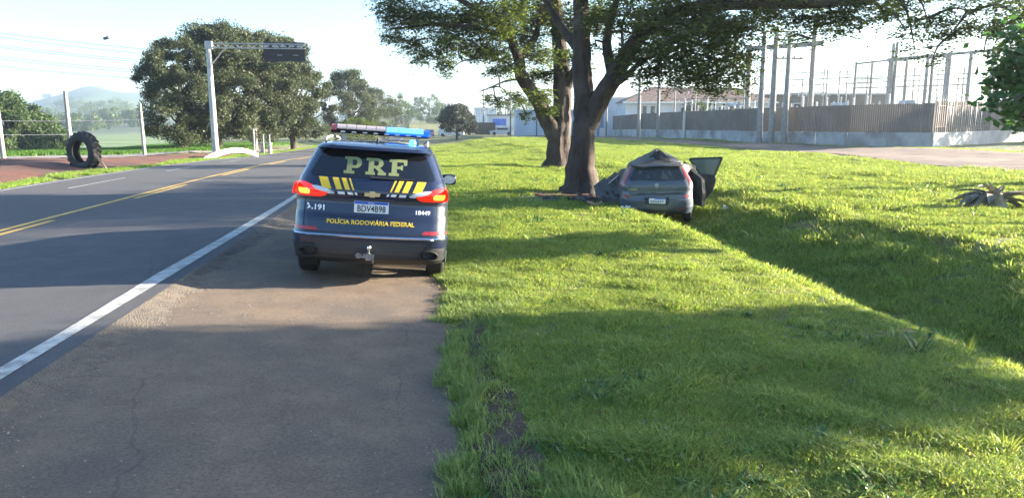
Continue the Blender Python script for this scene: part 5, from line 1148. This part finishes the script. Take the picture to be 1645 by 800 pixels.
GWD = 'leafy weeds on the lawn'
for i, (px, py, d, s, lab) in enumerate([(1478, 588, 6.3, .24, 'darkest broad bladed weed tuft beside the ditch crest'), (1555, 548, 6.9, .26, 'grass like weed right of the dark tuft on the ditch crest'), (1525, 372 + 160, 7.6, .25, 'bright weed inside the ditch shade'), (1605, 735, 4.4, .15, 'low leafy weed at the bottom right corner'), (1175, 400, 13, .3, 'weed tuft at the head of the ditch left bank'), (1215, 372, 14.5, .4, 'tall weed tuft in the ditch behind the wreck'), (1560, 395, 12., .22, 'small weed on the right ditch bank')]):
    x, y, z = at(px, py, d); r_ = empty('weed', (x, y, gz(x, y)), label=lab, cat='weed', group=GWD); m_ = MB()
    for k in range(26): blade_strip(m_, (rnd.uniform(-.05, .05), rnd.uniform(-.05, .05), 0), rnd.uniform(0, 6.28), s * rnd.uniform(.6, 1.2), s * .07, rnd.uniform(.6, 2.5), rnd.uniform(.6, 1.8), 5)
    m_.build('leaves', M['grass' if i % 2 else 'leafbig'], r_, fix=False)

# ------------------------------------------------------------------ grass
def tuft(name, nb, h, w_, spread, lean, m_, seed):
    r_ = random.Random(seed); mb_ = MB()
    for i in range(nb):
        a = r_.uniform(0, 6.283); rr = spread * math.sqrt(r_.random()); bx, by = rr * math.cos(a), rr * math.sin(a)
        d = r_.uniform(0, 6.283); hh = h * r_.uniform(.5, 1.2); ln = lean * hh * r_.uniform(.3, 1.3); wv = w_ * r_.uniform(.7, 1.3); s = (-math.sin(d + r_.uniform(-1, 1)) * wv, math.cos(d) * wv)
        m1 = (bx + math.cos(d) * ln * .35, by + math.sin(d) * ln * .35, hh * .6); t = (bx + math.cos(d) * ln, by + math.sin(d) * ln, hh * (1 - .1 * lean))
        mb_.add([(bx - s[0], by - s[1], 0), (bx + s[0], by + s[1], 0), (m1[0] + s[0] * .8, m1[1] + s[1] * .8, m1[2]), (m1[0] - s[0] * .8, m1[1] - s[1] * .8, m1[2]), t], [(0, 1, 2, 3), (3, 2, 4)])
    me = bpy.data.meshes.new(name); me.from_pydata(mb_.v, [], mb_.f); me.materials.append(m_)
    return bpy.data.objects.new(name, me)
def scatter(name, P, S_, tufts, label=None):
    c = bpy.data.collections.new(name + '_tufts')
    for t in tufts: c.objects.link(t)
    me = bpy.data.meshes.new(name); me.vertices.add(len(P)); me.vertices.foreach_set('co', P.astype(np.float32).ravel())
    a = me.attributes.new('sc', 'FLOAT', 'POINT'); a.data.foreach_set('value', S_.astype(np.float32))
    a = me.attributes.new('rz', 'FLOAT', 'POINT'); a.data.foreach_set('value', rng.uniform(0, 6.283, len(P)).astype(np.float32))
    me.materials.append(tufts[0].data.materials[0]); o = link(name, me)
    ng = bpy.data.node_groups.new(name, 'GeometryNodeTree'); ng.interface.new_socket('Geometry', in_out='INPUT', socket_type='NodeSocketGeometry'); ng.interface.new_socket('Geometry', in_out='OUTPUT', socket_type='NodeSocketGeometry')
    n = ng.nodes; l = ng.links; gi = n.new('NodeGroupInput'); go = n.new('NodeGroupOutput'); ci = n.new('GeometryNodeCollectionInfo'); ci.inputs['Collection'].default_value = c; ci.inputs['Separate Children'].default_value = True; ci.inputs['Reset Children'].default_value = True
    ip = n.new('GeometryNodeInstanceOnPoints'); ip.inputs['Pick Instance'].default_value = True
    s1 = n.new('GeometryNodeInputNamedAttribute'); s1.data_type = 'FLOAT'; s1.inputs['Name'].default_value = 'sc'; r1 = n.new('GeometryNodeInputNamedAttribute'); r1.data_type = 'FLOAT'; r1.inputs['Name'].default_value = 'rz'
    cx = n.new('ShaderNodeCombineXYZ'); l.new(r1.outputs['Attribute'], cx.inputs[2]); ri = n.new('FunctionNodeRandomValue'); ri.data_type = 'INT'
    for s in ri.inputs:
        if s.name == 'Max' and s.type == 'INT': s.default_value = len(tufts) - 1
        if s.name == 'Min' and s.type == 'INT': s.default_value = 0
    l.new(gi.outputs[0], ip.inputs['Points']); l.new(ci.outputs[0], ip.inputs['Instance']); l.new(s1.outputs['Attribute'], ip.inputs['Scale']); l.new(cx.outputs[0], ip.inputs['Rotation'])
    for s in ri.outputs:
        if s.type == 'INT': l.new(s, ip.inputs['Instance Index'])
    l.new(ip.outputs[0], go.inputs[0]); md = o.modifiers.new('grass', 'NODES'); md.node_group = ng
    return tag(o, label, kind='stuff')
def fnoise(x, y, s, k): return np.sin(x * s + 1.7 * np.sin(y * s * .7 + k)) * np.sin(y * s * 1.1 + 1.3 * np.sin(x * s * .8 + 2 * k))
def pick(N, f):
    """N candidates in a wedge before the camera, density falling with distance"""
    az = rng.uniform(R(-34 + 7 - 6), R(36 + 7 + 6), N); u = rng.uniform(0, 1, N); r = (math.sqrt(2.6) + u * (math.sqrt(95.) - math.sqrt(2.6))) ** 2
    x = r * np.sin(az); y = r * np.cos(az); k = f(x, y, r); return x[k], y[k], r[k]
def lawn(x, y, r):
    k = (x > .27 + .06 * np.sin(y * 3.1) + .05 * np.sin(y * 9.)) & (x < 34)
    k &= ~((x > 21.9 + .3 * np.sin(y)) & (x < np.interp(y, [0, 38, 50, 62, 76, 100], [33.5, 33.0, 30.4, 28.2, 26, 24.4])))
    k &= ((fnoise(x, y, 2.3, 1.) + .5 * fnoise(x, y, 5.1, 2.) > -.98) | (rng.uniform(0, 1, len(x)) > .5))
    bare = ((x - 4.6) ** 2 / 7. + (y - 18.6) ** 2 / 2.4 < 1) & (rng.uniform(0, 1, len(x)) > .12); k &= ~bare
    hole = (np.abs(x - .50 - .05 * np.sin(y * 2.9)) < .17 * (1 - sstep(4.5, 8., y))) & (y < 8); k &= ~(hole & (rng.uniform(0, 1, len(x)) > .18)); k &= ~((fnoise(x, y, .8, 3.) + .35 * fnoise(x, y, 2.9, 1.) > .82) & (r > 9) & (rng.uniform(0, 1, len(x)) > .25))
    return k
x, y, r = pick(190000, lawn)
sc_ = (.75 + .45 * fnoise(x, y, 1.3, .4) * .5 + rng.uniform(-.2, .3, len(x)) + .55 * (fnoise(x, y, 3.7, 2.2) > .62)) * np.clip(r / 9, 1, 2.2) * (1 + .5 * sstep(5., 7., x) * (1 - sstep(8, 9, x)))
tf = [tuft('g%d' % i, 28, .046, .0030, .090, 1.1, M['grass'], i) for i in range(5)]
scatter('grass', np.stack([x, y, G(x, y) - .005], 1), sc_, tf, 'short bright green lawn grass covering the verge')
def edgef(x, y, r): 
    e = .20 + .07 * np.sin(y * 3.1) + .06 * np.sin(y * 7.7) + .05 * np.sin(y * 17.)
    return (x > e) & (x < .95 + .3 * np.sin(y * .9)) & (y < 60) & (fnoise(x, y, 3.3, 5.) > -.35) & (rng.uniform(0, 1, len(x)) < 1.1 - .75 * np.clip(x - .3, 0, 1.3)) & ~((np.abs(x - .50 - .05 * np.sin(y * 2.9)) < .16 * (1 - sstep(4.5, 8, y))) & (rng.uniform(0, 1, len(x)) > .10))
az = rng.uniform(0, 1, 26000); yy = 2.4 + (az ** 1.8) * 50; xx = rng.uniform(.1, 1.8, 26000); k = edgef(xx, yy, yy); xx, yy = xx[k], yy[k]
sc_ = rng.uniform(.6, 1.35, len(xx)) * np.interp(yy, [2, 6, 10, 20], [1.15, 1., .75, .7])
tf = [tuft('e%d' % i, 18, .085, .0030, .05, .75, M['grass_dry'], 40 + i) for i in range(4)]
scatter('edge_grass', np.stack([xx, yy, G(xx, yy) - .005], 1), sc_, tf, 'taller pale grass along the shoulder edge')
# loose grit along the pavement lip and the shoulder
def pebble(name, r_, seed):
    b = bmesh.new(); bmesh.ops.create_icosphere(b, subdivisions=1, radius=r_); q = random.Random(seed)
    for v in b.verts: v.co *= q.uniform(.6, 1.2); v.co.z *= .6
    me = bpy.data.meshes.new(name); b.to_mesh(me); b.free(); me.materials.append(M['gravelbit']); return bpy.data.objects.new(name, me)
N = 3600; yy = 2.5 + rng.uniform(0, 1, N) ** 1.7 * 26; xx = np.where(rng.uniform(0, 1, N) < .45, rng.normal(-2.52, .10, N), np.where(rng.uniform(0, 1, N) < .6, rng.normal(.05, .13, N), rng.uniform(-2.6, .2, N))); k = xx > -2.68; xx, yy = xx[k], yy[k]
scatter('gravel', np.stack([xx, yy, G(xx, yy) + .010], 1), rng.uniform(.4, 1.6, len(xx)) ** 1.5, [pebble('p%d' % i, .0048, i) for i in range(3)], 'loose grit along the shoulder edges')
# fallen dry leaves and litter flecks on the lawn
def fleck(name, m_, L): 
    me = bpy.data.meshes.new(name); me.from_pydata([(0, 0, .03), (L * .5, L * .2, .045), (L, 0, .03), (L * .5, -L * .2, .05)], [], [(0, 1, 2, 3)]); me.materials.append(m_); return bpy.data.objects.new(name, me)
x, y, r = pick(1700, lawn); scatter('dry_leaves', np.stack([x, y, G(x, y)], 1), rng.uniform(.5, 1.4, len(x)), [fleck('d%d' % i, M['fallen'], .028 + .012 * i) for i in range(2)], 'dry leaves and flecks scattered over the lawn')
x, y, r = pick(30000, lambda x, y, r: lawn(x, y, r) & (fnoise(x, y, 1.6, 4.) + .6 * fnoise(x, y, 4.3, 1.) > .75))
tf = [tuft('w%d' % i, 9, .075, .008, .06, 1.3, M['grass_dry'] if i % 2 else M['leafbig'], 120 + i) for i in range(4)]
scatter('weeds', np.stack([x, y, G(x, y) - .005], 1), rng.uniform(.5, 1.2, len(x)) * np.clip(r / 9, 1, 2.), tf, 'broader leaved weeds mixed into the lawn')
# left roadside strip and left field
def leftf(x, y, r):
    a = (x < -11.35) & (x > -12.2 - .35 * np.sin(y * .5)) & (fnoise(x, y, 1.9, 3.) > -.25)
    return a
N = 26000; yy = rng.uniform(20, 110, N); xx = rng.uniform(-13.6, -11.3, N); k = leftf(xx, yy, yy); xx, yy = xx[k], yy[k]
tf = [tuft('l%d' % i, 18, .13, .008, .14, .8, M['grass'], 60 + i) for i in range(3)]
scatter('roadside_grass', np.stack([xx, yy, G(xx, yy) - .01], 1), rng.uniform(.5, 1.3, len(xx)), tf, 'grass strip between the road and the red soil bank')
N = 60000; yy = rng.uniform(36, 96, N); xx = -rng.uniform(15, 62, N); edge = np.interp(yy, [31, 37, 43.5, 50, 58, 68, 90], [-42, -31.5, -24.2, -19.2, -16.4, -14.4, -13.2]); k = (xx < edge); xx, yy = xx[k], yy[k]
tf = [tuft('c%d' % i, 18, .26, .022, .22, .8, M['crop'], 80 + i) for i in range(3)]
scatter('crop_field', np.stack([xx, yy, G(xx, yy) - .01], 1), rng.uniform(.6, 1.3, len(xx)), tf, 'bright green low crop beyond the side road')

# ------------------------------------------------------------------ haze
hz = bpy.data.materials.new('haze'); hz.use_nodes = True; n = hz.node_tree.nodes; n.remove(n['Principled BSDF']); pv = n.new('ShaderNodeVolumePrincipled')
pv.inputs['Color'].default_value = (.80, .90, 1., 1); pv.inputs['Density'].default_value = .0005; pv.inputs['Anisotropy'].default_value = .65
hz.node_tree.links.new(pv.outputs[0], n['Material Output'].inputs['Volume'])
tag(MB().box((0, 1450, 36), (7400, 4400, 94)).build('haze', hz), kind='stuff')
